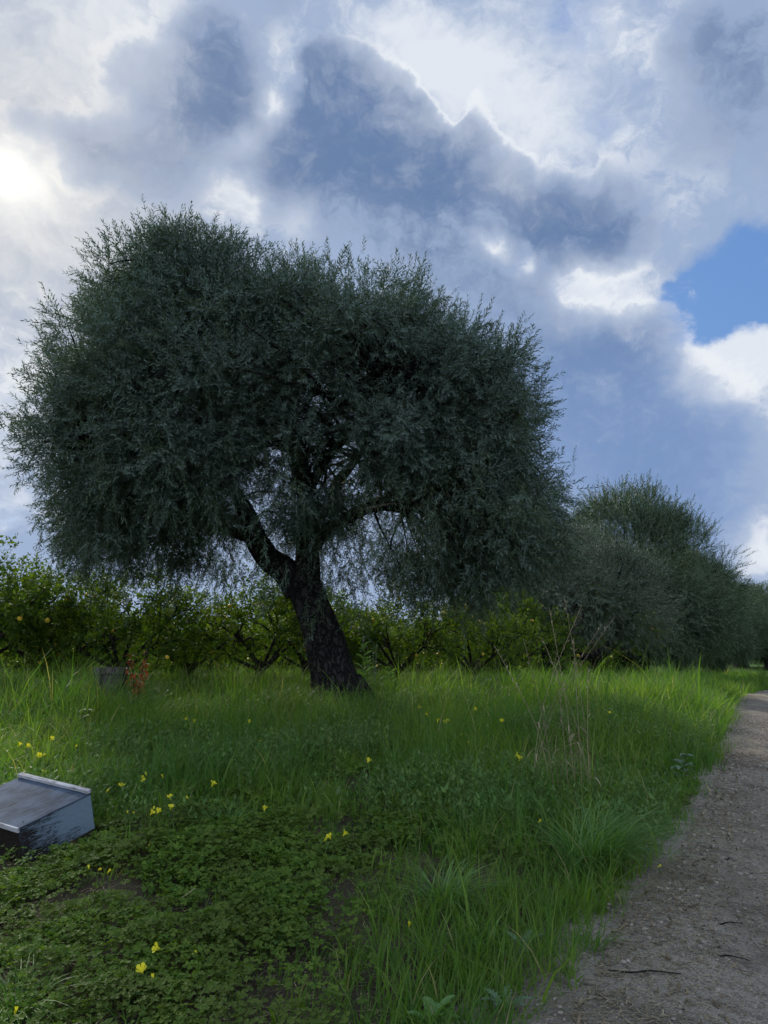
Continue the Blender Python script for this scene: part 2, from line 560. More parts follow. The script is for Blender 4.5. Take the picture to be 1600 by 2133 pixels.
if not ONLY_SKY:
    u = np.linspace(-1, 1, 380)
    gx = np.sinh(u * 7.2) / np.sinh(7.2) * 700
    v_ = np.linspace(0, 1, 420)
    gy = -60 + 0 * v_
    gy = np.concatenate([np.linspace(-60, -2, 20), np.linspace(-1.5, 20, 260), 20 + (np.exp(np.linspace(.02, 1, 120) * 6.2) - 1) / (math.exp(6.2) - 1) * 900])
    X, Y = np.meshgrid(gx, gy)
    Z = ground_z(X, Y)
    V, Q = grid(X, Y, Z)
    g = mesh_np('ground', V, Q, mat=M['soil'], smooth=True)
    tag(g, 'dark soil and turf under the orchard grass', 'ground', kind='structure')
    ys = np.concatenate([np.linspace(-1.0, 14, 420), np.linspace(14.2, 60, 160)])
    ss = np.linspace(-.55, 3.5, 120)
    S, Y = np.meshgrid(ss, ys)
    X = xe(Y) + S
    Z = zp(Y) - .055 * (np.exp(-((S - .75) / .22) ** 2) + np.exp(-((S - 2.25) / .25) ** 2)) + .050 + .016 * fbm2(X, Y, .30, 1) + .010 * vnoise(X, Y, .07, 4) + .03 * (fbm2(X, Y, 1.7, 6) - .35)
    # lip of soil where the track crests
    edge = np.clip(np.minimum((S + .55) / .3, (3.5 - S) / .3), 0, 1)
    Z = Z - (1 - edge) * .05
    V, Q = grid(X, Y, Z)
    pth = mesh_np('path', V, Q, mat=M['path'], smooth=True)
    tag(pth, 'pale gravelly dirt track running past the grass bank', 'path', kind='structure')


def path_z(x, y):
    S = x - xe(y)
    return zp(y) - .055 * (np.exp(-((S - .75) / .22) ** 2) + np.exp(-((S - 2.25) / .25) ** 2)) + .050 + .016 * fbm2(x, y, .30, 1) + .010 * vnoise(x, y, .07, 4) + .03 * (fbm2(x, y, 1.7, 6) - .35)


# ------------------------------------------------------------------ branches
def tube(pts, rad, nseg=10, gnarl=0.0, seed=0, fl=0.0, cap=True, dens=None):
    """tapered limb along pts, resampled smoothly, with a knotty surface"""
    pts, rad = np.asarray(pts, float), np.asarray(rad, float)
    n = len(pts)
    k = dens or max(2, (n - 1) * 6)
    t = np.linspace(0, n - 1, k + 1)

    def cr(a):
        i = np.clip(np.floor(t).astype(int), 0, n - 2)
        f = (t - i)
        if a.ndim > 1: f = f[:, None]
        p0, p1, p2, p3 = a[np.maximum(i - 1, 0)], a[i], a[i + 1], a[np.minimum(i + 2, n - 1)]
        return .5 * (2 * p1 + (p2 - p0) * f + (2 * p0 - 5 * p1 + 4 * p2 - p3) * f ** 2 + (3 * p1 - p0 - 3 * p2 + p3) * f ** 3)
    P, R = cr(pts), np.maximum(cr(rad), .002)
    Tn = unit(np.gradient(P, axis=0))
    ref = np.array([0.3, 1.0, 0.1])
    A = unit(np.cross(Tn, ref)); B = np.cross(Tn, A)
    th = np.linspace(0, 2 * np.pi, nseg, endpoint=False)
    L = np.concatenate([[0], np.cumsum(np.linalg.norm(np.diff(P, axis=0), axis=1))])
    TH, LL = np.meshgrid(th, L)
    rr = R[:, None] * np.ones_like(TH)
    if gnarl:
        q = (np.sin(3 * TH + 2.2 * LL + seed) * .35 + np.sin(5 * TH - 1.7 * LL + seed * 2) * .3 + np.sin(8 * TH + 3.1 * LL + seed * 3) * .2
             + np.sin(2 * TH + 7 * LL + seed * 5) * .25 + np.sin(13 * TH + 4 * np.sin(2 * LL)) * .12)
        rr = rr * (1 + gnarl * q) + gnarl * .10 * R[:, None] * (rng.random(TH.shape) - .5)
    V = P[:, None, :] + (A[:, None, :] * np.cos(TH)[..., None] + B[:, None, :] * np.sin(TH)[..., None]) * rr[..., None]
    V = V.reshape(-1, 3)
    m_ = len(P)
    i = np.arange(m_ * nseg).reshape(m_, nseg)
    j = np.roll(i, -1, axis=1)
    Q = np.stack([i[:-1], j[:-1], j[1:], i[1:]], -1).reshape(-1, 4)
    return V, Q


def join(parts):
    Vs, Qs, off = [], [], 0
    for V, Q in parts:
        Vs.append(V); Qs.append(Q + off); off += len(V)
    return np.concatenate(Vs), np.concatenate(Qs)


# ------------------------------------------------------------------ leaf shoots
def leaf_quads(base, direc, side, L, Wd, fold=.15, curl=.0, segs=1):
    """a leaf as two half blades along a midrib"""
    up = np.cross(side, direc)
    b, t = base, base + direc * L - up * L * curl
    m_ = base + direc * L * .5 + up * Wd * fold * -1 + up * L * curl * .25
    l, r = base + direc * L * .45 + side * Wd * .5, base + direc * L * .45 - side * Wd * .5
    return [b, l, t, m_, r], [(0, 3, 2, 1), (0, 4, 2, 3)]


def shoot_template(rs, length, npairs, L, Wd, ang=.8, droop=.1, alt=False, stemw=.004, fold=.15, flat=False):
    V, Q, A = [], [], []
    p = np.zeros(3)
    bend = rs.uniform(-.25, .25, 2)
    pts = []
    for i in range(5):
        t = i / 4
        pts.append(np.array([bend[0] * t * t * length, bend[1] * t * t * length, t * length]))
    pts = np.array(pts)
    for ax in (np.array([1, 0, 0]), np.array([0, 1, 0])):
        b0 = len(V)
        for i, q in enumerate(pts):
            w = stemw * (1 - .7 * i / 4) * .5
            V += [q - ax * w, q + ax * w]; A += [0, 0]
        for i in range(4):
            Q.append((b0 + 2 * i, b0 + 2 * i + 1, b0 + 2 * i + 3, b0 + 2 * i + 2))
    for i in range(npairs):
        t = (i + .6) / npairs
        q = np.array([np.interp(t, np.linspace(0, 1, 5), pts[:, k]) for k in range(3)])
        phi = i * 1.57 + rs.uniform(-.5, .5)
        for s_ in ((0,) if alt else (0, math.pi)):
            f = phi + s_ + rs.uniform(-.3, .3)
            a = ang * rs.uniform(.6, 1.25) * (1 - .35 * t)
            d = np.array([math.cos(f) * math.sin(a), math.sin(f) * math.sin(a), math.cos(a) - droop])
            d /= np.linalg.norm(d)
            sd_ = np.cross(d, np.array([0, 0, 1.0])); sd_ /= max(np.linalg.norm(sd_), 1e-6)
            tw = rs.uniform(-.9, .9)
            sd_ = sd_ * math.cos(tw) + np.cross(d, sd_) * math.sin(tw)
            sz = rs.uniform(.7, 1.15) * (1 - .3 * t)
            v, qq = leaf_quads(q, d, sd_, L * sz, Wd * sz, fold, rs.uniform(0, .12))
            o = len(V)
            V += v; Q += [tuple(o + x for x in f4) for f4 in qq]
            A += [rs.uniform(0, 1)] * len(v)
    return np.array(V), np.array(Q), np.array(A)


rs = np.random.RandomState(3)
OLIVE_T = [shoot_template(rs, .30, 10, .080, .0165, .85) for _ in range(7)]
OLIVE_FAR_T = [shoot_template(rs, .42, 7, .12, .028, .75, stemw=.006) for _ in range(5)]
CITRUS_T = [shoot_template(rs, .24, 9, .105, .055, 1.15, alt=True, stemw=.006, fold=.25) for _ in range(5)]
CITRUS_FAR_T = [shoot_template(rs, .30, 7, .15, .085, 1.15, alt=True, stemw=.006, fold=.25) for _ in range(4)]


def make_crown(name, P, D, T, mat, parent, size=(.8, 1.25)):
    n = len(P)
    R = frames(D, rng.uniform(0, 6.28, n))
    V, Q, A = scatter(T, P, R, rng.uniform(size[0], size[1], n), rng.integers(0, len(T), n), rng.random(n))
    return mesh_np(name, V, Q, mat=mat, parent=parent, attrs={'rnd': A})


def clump_shoots(C, rad, n, out_c, up=.5, spread=.55):
    """n shoots round each clump centre, pointing away from it and from the crown centre"""
    k = len(C)
    G = unit(rng.normal(size=(k, n, 3))) * (rng.random((k, n, 1)) ** .45)
    P = C[:, None, :] + G * rad[:, None, None] * np.array([1.1, 1.1, .85])
    Do = unit(C - out_c)[:, None, :]
    Dd = G * .9 + Do * .55 + np.array([0, 0, 1.0]) * (up if np.isscalar(up) else up[:, None, None]) + rng.normal(size=P.shape) * spread * .5
    return P.reshape(-1, 3), unit(Dd.reshape(-1, 3))


# ------------------------------------------------------------------ the big olive tree
OUTLINE = [(305, 476), (345, 448), (400, 490), (455, 495), (515, 515), (560, 548), (640, 550), (720, 575), (800, 545), (850, 590),
           (915, 618), (985, 650), (1015, 700), (1060, 695), (1110, 680), (1128, 740), (1135, 800), (1160, 860), (1172, 930),
           (1225, 975), (1205, 1005), (1190, 1050), (1195, 1130), (1160, 1235), (1060, 1285), (950, 1285), (860, 1255), (770, 1240),
           (720, 1225), (690, 1180), (610, 1150), (560, 1175), (500, 1225), (435, 1232), (380, 1210), (300, 1205), (200, 1208), (125, 1180), (55, 1115),
           (70, 1040), (35, 960), (25, 885), (70, 800), (110, 700), (160, 660), (168, 600), (198, 550), (250, 522)]
TY = 12.0
OUTLINE = [(620 + (px - 620) * .955, 960 + (py - 960) * (.955 if py < 960 else 1.0) + (10 if py < 960 else 0)) for px, py in OUTLINE]
POLY = np.array([at(px, py, TY)[[0, 2]] for px, py in OUTLINE])


def poly_sd(P, poly):
    """signed distance to a polygon (positive inside), 2-D"""
    a, b = poly, np.roll(poly, -1, axis=0)
    d = np.full(len(P), 1e9)
    inside = np.zeros(len(P), bool)
    for p, q in zip(a, b):
        e = q - p
        w = P - p
        t = np.clip((w @ e) / (e @ e), 0, 1)
        d = np.minimum(d, np.linalg.norm(w - t[:, None] * e, axis=1))
        cnd = (p[1] > P[:, 1]) != (q[1] > P[:, 1])
        xx = (q[0] - p[0]) * (P[:, 1] - p[1]) / (q[1] - p[1] + 1e-12) + p[0]
        inside ^= cnd & (P[:, 0] < xx)
    return np.where(inside, d, -d)


def big_olive():
    base = np.array([at(700, 1440, TY)[0], TY, float(ground_z(-.75, TY)) - .05])
    root = empty('olive_tree', base, 0, 'largest old olive tree, leaning forked trunk and wide dark crown filling the view', 'tree',
                 'old olive trees in a row along the track')
    W2 = lambda px, py, dy=0.0: at(px, py, TY) + np.array([0, dy, 0]) - base
    # trunk
    gz = np.array([0, 0, 0.0])
    tr = [np.array([.08, 0, -.15]), W2(698, 1425), W2(685, 1370), W2(667, 1310), W2(648, 1255), W2(632, 1210), W2(628, 1175)]
    rd = [.50, .37, .315, .29, .255, .25, .19]
    parts = [tube(tr, rd, 40, .14, 1, dens=70)]
    # roots flare
    for a in np.linspace(0, 6.28, 7)[:-1]:
        d = np.array([math.cos(a), math.sin(a), 0])
        parts.append(tube([np.array([.05, 0, .55]) + d * .18, np.array([.08, 0, .18]) + d * .40, np.array([.08, 0, -.1]) + d * .75], [.16, .17, .07], 12, .15, a, dens=16))
    V, Q = join(parts)
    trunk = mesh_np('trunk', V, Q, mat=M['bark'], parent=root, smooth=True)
    limbs = [
        ([W2(622, 1235), W2(598, 1192), W2(560, 1163), W2(532, 1120), W2(512, 1075, .3), W2(470, 1000, .6), W2(400, 900, .8), W2(330, 780, 1.0)], [.20, .215, .195, .17, .145, .11, .08, .04]),
        ([W2(640, 1215), W2(640, 1160), W2(638, 1110), W2(640, 1040, -.2), W2(625, 940, -.4), W2(600, 820, -.6), W2(560, 680, -.5)], [.20, .19, .17, .14, .11, .07, .03]),
        ([W2(645, 1150), W2(668, 1112, .1), W2(700, 1086, .2), W2(740, 1064, .2), W2(785, 1050, .1), W2(840, 1056, 0), W2(885, 1046, -.2), W2(960, 1010, -.5), W2(1040, 960, -.8)], [.12, .125, .115, .10, .095, .085, .075, .05, .03]),
        ([W2(640, 1100), W2(665, 1060, .3), W2(700, 1035, .6), W2(690, 985, 1.0), W2(740, 900, 1.4), W2(800, 790, 1.6)], [.12, .13, .12, .10, .07, .04]),
        ([W2(785, 1050, .1), W2(830, 1000, .6), W2(900, 900, .9), W2(960, 800, 1.0)], [.085, .07, .05, .03]),
        ([W2(532, 1120), W2(480, 1110, -.4), W2(400, 1060, -.9), W2(300, 1010, -1.3), W2(200, 980, -1.4)], [.10, .085, .07, .05, .03]),
        ([W2(512, 1075, .3), W2(430, 1050, 1.2), W2(330, 1020, 2.0), W2(230, 950, 2.4)], [.10, .08, .05, .03]),
        ([W2(640, 1040, -.2), W2(690, 1000, -1.2), W2(760, 960, -2.0), W2(830, 900, -2.6)], [.08, .07, .05, .03]),
        ([W2(740, 1064, .2), W2(790, 1080, -.8), W2(860, 1090, -1.5), W2(930, 1100, -1.9)], [.06, .05, .04, .025]),
        ([W2(600, 820, -.6), W2(500, 740, -1.0), W2(420, 620, -1.0)], [.07, .05, .025]),
        ([W2(470, 1000, .6), W2(440, 860, .2), W2(400, 700, .0), W2(360, 560, .0)], [.08, .06, .04, .02]),
    ]
    nodes = []
    for i, (pp, rr) in enumerate(limbs):
        V, Q = tube(pp, rr, 16 if i < 4 else 10, .10, i * 1.3)
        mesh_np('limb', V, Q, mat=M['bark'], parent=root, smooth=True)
        pp = np.array(pp)
        for t in np.linspace(.35, 1, 8):
            f = t * (len(pp) - 1); k = min(int(f), len(pp) - 2)
            nodes.append(pp[k] + (pp[k + 1] - pp[k]) * (f - k))
    nodes = np.array(nodes)
    # clump centres through a body as deep as it is wide
    xs, zs = POLY[:, 0], POLY[:, 1]
    C, lowness = [], []
    tgt = 285
    cen = np.array([at(600, 900, TY)[0], TY, at(600, 900, TY)[2]])
    tries = 0
    while len(C) < tgt and tries < 60:
        tries += 1
        n = 1500
        x, z = rng.uniform(xs.min(), xs.max(), n), rng.uniform(zs.min(), zs.max(), n)
        e = poly_sd(np.stack([x, z], 1), POLY)
        zt = (z - zs.min()) / (zs.max() - zs.min())
        Tk = np.minimum(3.7, 2.0 * np.sqrt(np.maximum(e - .12, 0)) + .15)
        t = rng.uniform(-1, 1, n)
        t = np.sign(t) * np.abs(t) ** .45                      # most foliage sits in the outer shell
        y = TY + t * Tk
        # the underside is raised towards the middle: a skirt hangs only round the rim
        hollow = (zt < .26) & (np.abs(t) < .55) & (e > 1.0)
        gapc = np.array([at(px, py, TY)[[0, 2]] for px, py in [(570, 1060), (700, 1010), (760, 1110), (480, 1130), (880, 1080), (560, 1000), (470, 1200), (820, 1180), (930, 985)]])
        gr = np.array([.50, .40, .54, .42, .32, .24, .50, .24, .20])
        dd = np.linalg.norm(np.stack([x, z], 1)[:, None] - gapc[None], axis=2) / gr[None]
        # perspective: what stands nearer covers a spot further out from the axis
        ok = (e > .42) & ~hollow & (dd.min(1) > 1) & (rng.random(n) < np.where(y > TY + .8, .75, 1.0))
        for q in np.where(ok)[0]:
            p = np.array([x[q], y[q], z[q]])
            s = TY / y[q]                                           # keep the outline of the crown seen from the track
            e2 = poly_sd(np.array([[p[0] * s, 1.5 + (p[2] - 1.5) * s]]), POLY)[0]
            d2 = (np.linalg.norm(np.array([p[0] * s, 1.5 + (p[2] - 1.5) * s])[None] - gapc, axis=1) / gr).min()
            if e2 < .42 or d2 < 1 or (p[0] < -5.2): continue
            C.append(p); lowness.append(zt[q])
            if len(C) >= tgt: break
    C, low_ = np.array(C), np.array(lowness)
    big = rng.uniform(.50, .85, len(C))
    e = poly_sd(C[:, [0, 2]], POLY)
    big = np.minimum(big, np.maximum(e + .05, .25))
    G = unit(rng.normal(size=(len(C), 7, 3)) + np.array([0, 0, .25]))
    G = G * rng.uniform(.65, 1.0, (len(C), 7, 1))
    L0 = np.repeat(C, 7, axis=0)
    C = (C[:, None] + G * big[:, None, None] * np.array([1, 1, .85])).reshape(-1, 3)
    low_ = np.repeat(low_, 7)
    rad = rng.uniform(.16, .34, len(C))
    up = np.where(low_ > .55, .55, np.where(low_ < .28, -.75, .05 + .6 * (low_ - .28)))
    P1, D1 = clump_shoots(C, rad, 24, L0 * .8 + cen * .2, up * .7, 1.1)
    # hanging sprays along the lower rim
    hem = np.where(low_ < .34)[0]
    hs = rng.choice(hem, 520)
    P2, D2 = [], []
    for q in hs:
        s0 = C[q] + rng.normal(size=3) * .25
        ln = rng.uniform(.2, .65)
        for k in range(int(ln / .09)):
            P2.append(s0 + np.array([rng.normal() * .03, rng.normal() * .03, -k * .10])); D2.append(unit(np.array([rng.normal() * .35, rng.normal() * .35, -1.0])))
    # upright sprays breaking the upper outline
    P3, D3 = [], []
    seg = np.roll(POLY, -1, axis=0) - POLY
    for k in range(len(POLY)):
        L = np.linalg.norm(seg[k])
        for _ in range(max(1, int(L / .075))):
            f = rng.random()
            q = POLY[k] + seg[k] * f
            if rng.random() < (.6 if q[1] < 4.0 else .25): continue
            nrm = q - np.array([cen[0], cen[2]]); nrm /= np.linalg.norm(nrm)
            d = unit(np.array([nrm[0] * .6 - .05, rng.normal() * .25, nrm[1] * .4 + (.8 if q[1] > 4.6 else .05)]) + rng.normal(size=3) * .15)
            p = np.array([q[0], TY + rng.normal() * .5, q[1]]) - d * rng.uniform(.30, .75)
            for j in range(rng.integers(1, 4)):
                P3.append(p + d * .2 * j + rng.normal(size=3) * .02); D3.append(unit(d + rng.normal(size=3) * .12))
    # thin drooping twigs inside the open middle, in front of and behind the fork
    for _ in range(560):
        px, py = rng.uniform(430, 960), rng.uniform(960, 1190)
        dep = (1 if rng.random() < .9 else -1) * rng.uniform(1.0, 3.0)
        s0 = at(px, py, TY + dep)
        if s0[2] < 2.3: continue
        for k in range(rng.integers(2, 6)):
            P2.append(s0 + np.array([rng.normal() * .04, rng.normal() * .04, -k * .11])); D2.append(unit(np.array([rng.normal() * .5, rng.normal() * .5, -.9])))
    # sprays on the trunk and across the fork
    P4, D4 = [], []
    for px, py, n in [(650, 1125, 8), (655, 1190, 7), (665, 1235, 8), (650, 1280, 7), (700, 1235, 12), (720, 1180, 16), (740, 1225, 12)]:
        for _ in range(n):
            P4.append(at(px + rng.normal() * 16, py + rng.normal() * 20, TY - .45 + rng.normal() * .12)); D4.append(unit(np.array([rng.normal() * .5, rng.normal() * .4 - .2, -.8 + rng.normal() * .5])))
    P = np.concatenate([P1, np.array(P2), np.array(P3), np.array(P4)]) - base
    D = np.concatenate([D1, np.array(D2), np.array(D3), np.array(D4)])
    make_crown('crown', P, D, OLIVE_T, M['olive'], root, (.75, 1.25))
    # thin branches carry the clumps
    parts = []
    for q in range(0, len(C), 2):
        c_ = C[q] - base
        k = np.argmin(np.linalg.norm(nodes - c_, axis=1) + rng.random(len(nodes)) * .5)
        a = nodes[k]
        mid = (a + c_) / 2 + rng.normal(size=3) * .12 + np.array([0, 0, .12])
        parts.append(tube([a, mid, c_], [.028, .018, .006], 5, 0, dens=5))
    V, Q = join(parts)
    mesh_np('branches', V, Q, mat=M['bark'], parent=root, smooth=True)
    return root


# ------------------------------------------------------------------ the other olive trees
def lobed_clumps(lobes, n, zmin=.55):
    C = []
    w = np.array([l[3] ** 2 for l in lobes]); w /= w.sum()
    L = np.array(lobes)
    while len(C) < n:
        k = rng.choice(len(lobes), p=w)
        g_ = unit(rng.normal(size=3)) * rng.uniform(.75, 1.0)
        p = L[k, :3] + g_ * L[k, 3] * np.array([1, 1, .85])
        ins = np.linalg.norm((p - L[:, :3]) / (L[:, 3:4] * np.array([1, 1, .85])), axis=1)
        if (ins < .62).any() or p[2] < zmin: continue
        C.append(p)
    return np.array(C)


def olive_parts(root, lobes, nclump, ntw, mat, T, trunk_pts, trunk_r, up=.5, rad=(.35, .6), size=(.8, 1.25), extra=None):
    C = lobed_clumps(lobes, nclump)
    cen = np.mean(np.array(lobes)[:, :3], axis=0)
    zt = (C[:, 2] - C[:, 2].min()) / np.ptp(C[:, 2])
    upv = np.where(zt > .5, up, np.where(zt < .2, -.5, .1))
    P, D = clump_shoots(C, rng.uniform(rad[0], rad[1], len(C)), ntw, cen, upv)
    keep = P[:, 2] > .35
    make_crown('crown', P[keep], D[keep], T, mat, root, size)
    parts = [tube(trunk_pts, trunk_r, 18, .13, rng.random() * 6)]
    V, Q = join(parts)
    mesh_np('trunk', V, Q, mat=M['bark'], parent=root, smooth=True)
    parts = []
    top = np.array(trunk_pts[-1])
    for l in lobes:
        c_ = np.array(l[:3])
        mid = (top + c_) / 2 + rng.normal(size=3) * .25 + np.array([0, 0, -.2])
        parts.append(tube([np.array(trunk_pts[-2]) * .4 + top * .6, mid, c_ * .95 + top * .05], [trunk_r[-1] * .75, .09, .03], 8, .08, rng.random() * 6))
        for _ in range(4):
            e_ = c_ + unit(rng.normal(size=3)) * l[3] * .8
            parts.append(tube([mid * .4 + c_ * .6, (c_ + e_) / 2 + rng.normal(size=3) * .15, e_], [.045, .03, .008], 5, 0, dens=6))
    V, Q = join(parts)
    mesh_np('branches', V, Q, mat=M['bark'], parent=root, smooth=True)


def row_spot(px, Y):
    x = (px - 800) / FPX * (Y * math.cos(PITCH))
    return np.array([x, Y, float(ground_z(x, Y)) - .03])


GO = 'old olive trees in a row along the track'


def other_olives():
    # the small grey one just beyond the big tree
    r2 = empty('olive_tree', row_spot(1165, 23.0), 0, 'small grey-green olive tree with spiky growth just right of the largest one', 'tree', GO)
    lobes = [(.2, 0, 3.6, 1.35), (-1.1, -.1, 2.9, 1.15), (1.35, .2, 3.0, 1.25), (2.3, 0, 2.2, .95), (-1.7, .3, 2.0, .9), (.4, -.8, 2.3, 1.1), (.9, .8, 3.9, 1.0), (0, .9, 2.6, 1.2), (2.0, -.4, 3.2, .8)]
    olive_parts(r2, lobes, 330, 26, M['olive_grey'], OLIVE_FAR_T, [(0, 0, -.1), (-.05, 0, .4), (-.3, 0, .9), (-.2, 0, 1.4)], [.5, .36, .27, .2], up=.9, size=(.6, 1.0))
    r3 = empty('olive_tree', row_spot(1318, 35.0), 0, 'tall full olive tree with a rounded olive-green top, nearest the bend of the track', 'tree', GO)
    lobes = [(0, 0, 6.1, 2.6), (-2.2, .3, 5.2, 2.1), (2.1, -.2, 5.3, 2.2), (3.4, 0, 3.8, 1.7), (-3.3, 0, 3.7, 1.6), (1.0, -2.0, 3.8, 2.0), (-1.2, -1.8, 4.2, 2.0), (2.6, -1.4, 2.8, 1.5), (-2.6, -1.6, 2.3, 1.3), (.6, -2.6, 2.2, 1.4), (3.2, .6, 2.2, 1.3), (-3.4, .8, 2.3, 1.2), (0, 2, 4.4, 2.2), (-2.2, 1.8, 3.6, 1.7), (2.5, 1.8, 3.4, 1.7), (.4, -.6, 7.0, 1.7)]
    olive_parts(r3, lobes, 700, 34, M['olive_far'], OLIVE_FAR_T, [(0, 0, -.1), (0, 0, .6), (.15, 0, 1.4), (-.1, 0, 2.1)], [.85, .68, .6, .4], up=.7, rad=(.5, .9), size=(.9, 1.5))
    for px, Y, rz, s, lab in [(1420, 49, 1.9, .95, 'second tall olive tree down the row, its thick trunk right of the nearest tall one'),
                              (1495, 62, 3.7, .92, 'third tall olive tree down the row, with a leaning dark trunk near the bend'),
                              (1545, 82, .8, 1.0, 'fourth tall olive tree down the row, its dark base above the end of the track'),
                              (1608, 72, 2.6, .9, 'dark olive tree cut by the right border above the far track')]:
        copy_tree(r3, row_spot(px, Y), rz, s, lab, GO)
    for px, Y, rz, s in [(1180, 100, 2, 1.0), (1290, 104, 4, .9), (1390, 110, .4, 1.0), (1470, 118, 1.4, .9), (1075, 98, 5.2, .9)]:
        copy_tree(r3, row_spot(px, Y), rz, s, 'distant dark olive tree glimpsed low between the trunks of the row', 'distant olive trees beyond the row')
    copy_tree(r3, row_spot(1690, 105), 5.0, .9, 'farthest olive tree at the end of the row', GO)


# ------------------------------------------------------------------ citrus orchard
def citrus_proto(seed, T, nclump, ntw, spread=1.0, open_=False):
    root = empty('citrus_tree', (0, 0, -50), 0, 'x', 'tree')
    r_ = np.random.RandomState(seed)
    lobes = [(0, 0, 1.9, .95)]
    for k in range(6):
        a = k * 1.05 + r_.uniform(-.3, .3)
        lobes.append((math.cos(a) * 1.05 * spread, math.sin(a) * 1.05 * spread, r_.uniform(1.2, 1.95) if T is CITRUS_T else r_.uniform(.8, 1.8), r_.uniform(.55, .8)))
    lobes += [(.3, .2, 2.45, .5), (-.5, -.1, 2.3, .5)]
    C = lobed_clumps(lobes, nclump, .70 if T is CITRUS_T else .25)
    P, D = clump_shoots(C, r_.uniform(.22, .42, len(C)), ntw, np.array([0, 0, 1.4]), .35)
    keep = P[:, 2] > (.42 if T is CITRUS_T else .1)
    make_crown('crown', P[keep], D[keep], T, M['citrus'], root, (.75, 1.25))
    parts = []
    V, Q = tube([(0, 0, -.1), (.02, 0, .3), (.05, 0, .62), (0, .02, .85)], [.15, .10, .095, .08], 12, .12, seed)
    mesh_np('trunk', V, Q, mat=M['twig'], parent=root, smooth=True)
    for l in lobes[1:7]:
        c_ = np.array(l[:3])
        mid = c_ * np.array([.5, .5, .62]) + np.array([0, 0, .12])
        parts.append(tube([(0, 0, .62), mid, c_], [.050, .035, .015], 8, .1, r_.rand() * 6))
        for _ in range(5):
            e_ = c_ + unit(r_.normal(size=3)) * l[3]
            parts.append(tube([mid * .5 + c_ * .5, (c_ + e_) / 2 + r_.normal(size=3) * .08, e_], [.025, .018, .006], 5, 0, dens=5))
    V, Q = join(parts)
    mesh_np('branches', V, Q, mat=M['twig'], parent=root, smooth=True)
    # fruit: one round mesh, copied
    th = np.linspace(0, np.pi, 8); ph = np.linspace(0, 2 * np.pi, 11)[:-1]
    f0 = None
    me = None
    fr = []
    for k in range(14):
        q = C[r_.randint(len(C))]
        if q[2] > 2.4: continue
        d = unit(q - np.array([0, 0, 1.4]))
        fr.append(q + d * .22 + r_.normal(size=3) * .08)
    for k, q in enumerate(fr):
        if f0 is None:
            pts = [np.array([0, 0, -.036]), np.array([0, 0, -.030]), np.array([0, 0, -.012]), np.array([0, 0, .012]), np.array([0, 0, .031]), np.array([0, 0, .040])]
            V, Q = tube(pts, [.003, .026, .043, .044, .024, .003], 12, 0, dens=15)
            f0 = mesh_np('fruit', V, Q, mat=M['fruit'], parent=root, smooth=True)
            o = f0
        else:
            o = copy_obj(f0, root)
        o.location = q
        o.rotation_euler = (r_.rand() * 2, r_.rand() * 2, 0)
    return root


def orchard():
    pr = [citrus_proto(1, CITRUS_T, 98, 11), citrus_proto(2, CITRUS_T, 92, 11, 1.1), citrus_proto(3, CITRUS_T, 90, 11, .95)]
    far = [citrus_proto(4, CITRUS_FAR_T, 70, 9), citrus_proto(6, CITRUS_FAR_T, 66, 9, 1.1)]
    GF, GB = 'citrus trees in the front row of the orchard', 'citrus trees in the rear rows of the orchard'
    front = [(-60, 13.6, .96, 0, 'yellow-fruited citrus tree cut by the left border, tallest of the front row', 0),
             (85, 15.0, .90, 1, 'open citrus tree with a forked trunk left of the round stump', 2),
             (250, 14.6, .88, 2, 'citrus tree with a straight thin trunk behind the round stump', .5),
             (395, 16.6, .76, 0, 'low citrus tree in the sky gap left of the big olive trunk', 1.5),
             (545, 15.0, .80, 1, 'dark citrus tree just left of the big olive trunk', 3.3),
             (640, 17.5, .86, 2, 'citrus tree half hidden behind the big olive trunk', 4.0),
             (830, 16.2, .78, 0, 'citrus tree with a bent trunk right of the big olive trunk', 2.5),
             (985, 17.6, .82, 1, 'citrus tree with a thin trunk, left of the dry stalks under the olive crown', 5.3),
             (1060, 20.5, 1.0, 2, 'citrus tree just left of the small grey olive', 1.0),
             (1240, 25.0, 1.1, 0, 'citrus tree seen under the right side of the small grey olive', .3)]
    for px, Y, s, k, lab, rz in front:
        copy_tree(pr[k], row_spot(px, Y), rz, s, lab, GF)
    rows = [(19.5, 3.2, .82), (23.5, 3.2, .84), (27.5, 3.1, .88), (31, 3.1, .95), (36, 3.3, 1.0), (42, 3.5, 1.05), (50, 3.8, 1.1)]
    for j, (Y, st, s) in enumerate(rows):
        x = -.56 * Y
        xmax = min(.33 * Y, xe(Y) - 7.5)
        while x < xmax:
            xx, yy = x + random.uniform(-.4, .4), Y + random.uniform(-.5, .5)
            if j < 1: src = pr[random.randrange(3)]
            else: src = far[random.randrange(2)]
            gp = abs(xx / yy + .215) < .045
            copy_tree(src, (xx, yy, float(ground_z(xx, yy)) - .03), random.uniform(0, 6.28), s * random.uniform(.88, 1.1) * (.80 if gp else 1.0),
                      'leafy citrus tree in the rear rows of the orchard, behind the front row', GB)
            x += st
    for r in pr + far:
        for ch in list(r.children):
            bpy.data.objects.remove(ch)
        bpy.data.objects.remove(r)


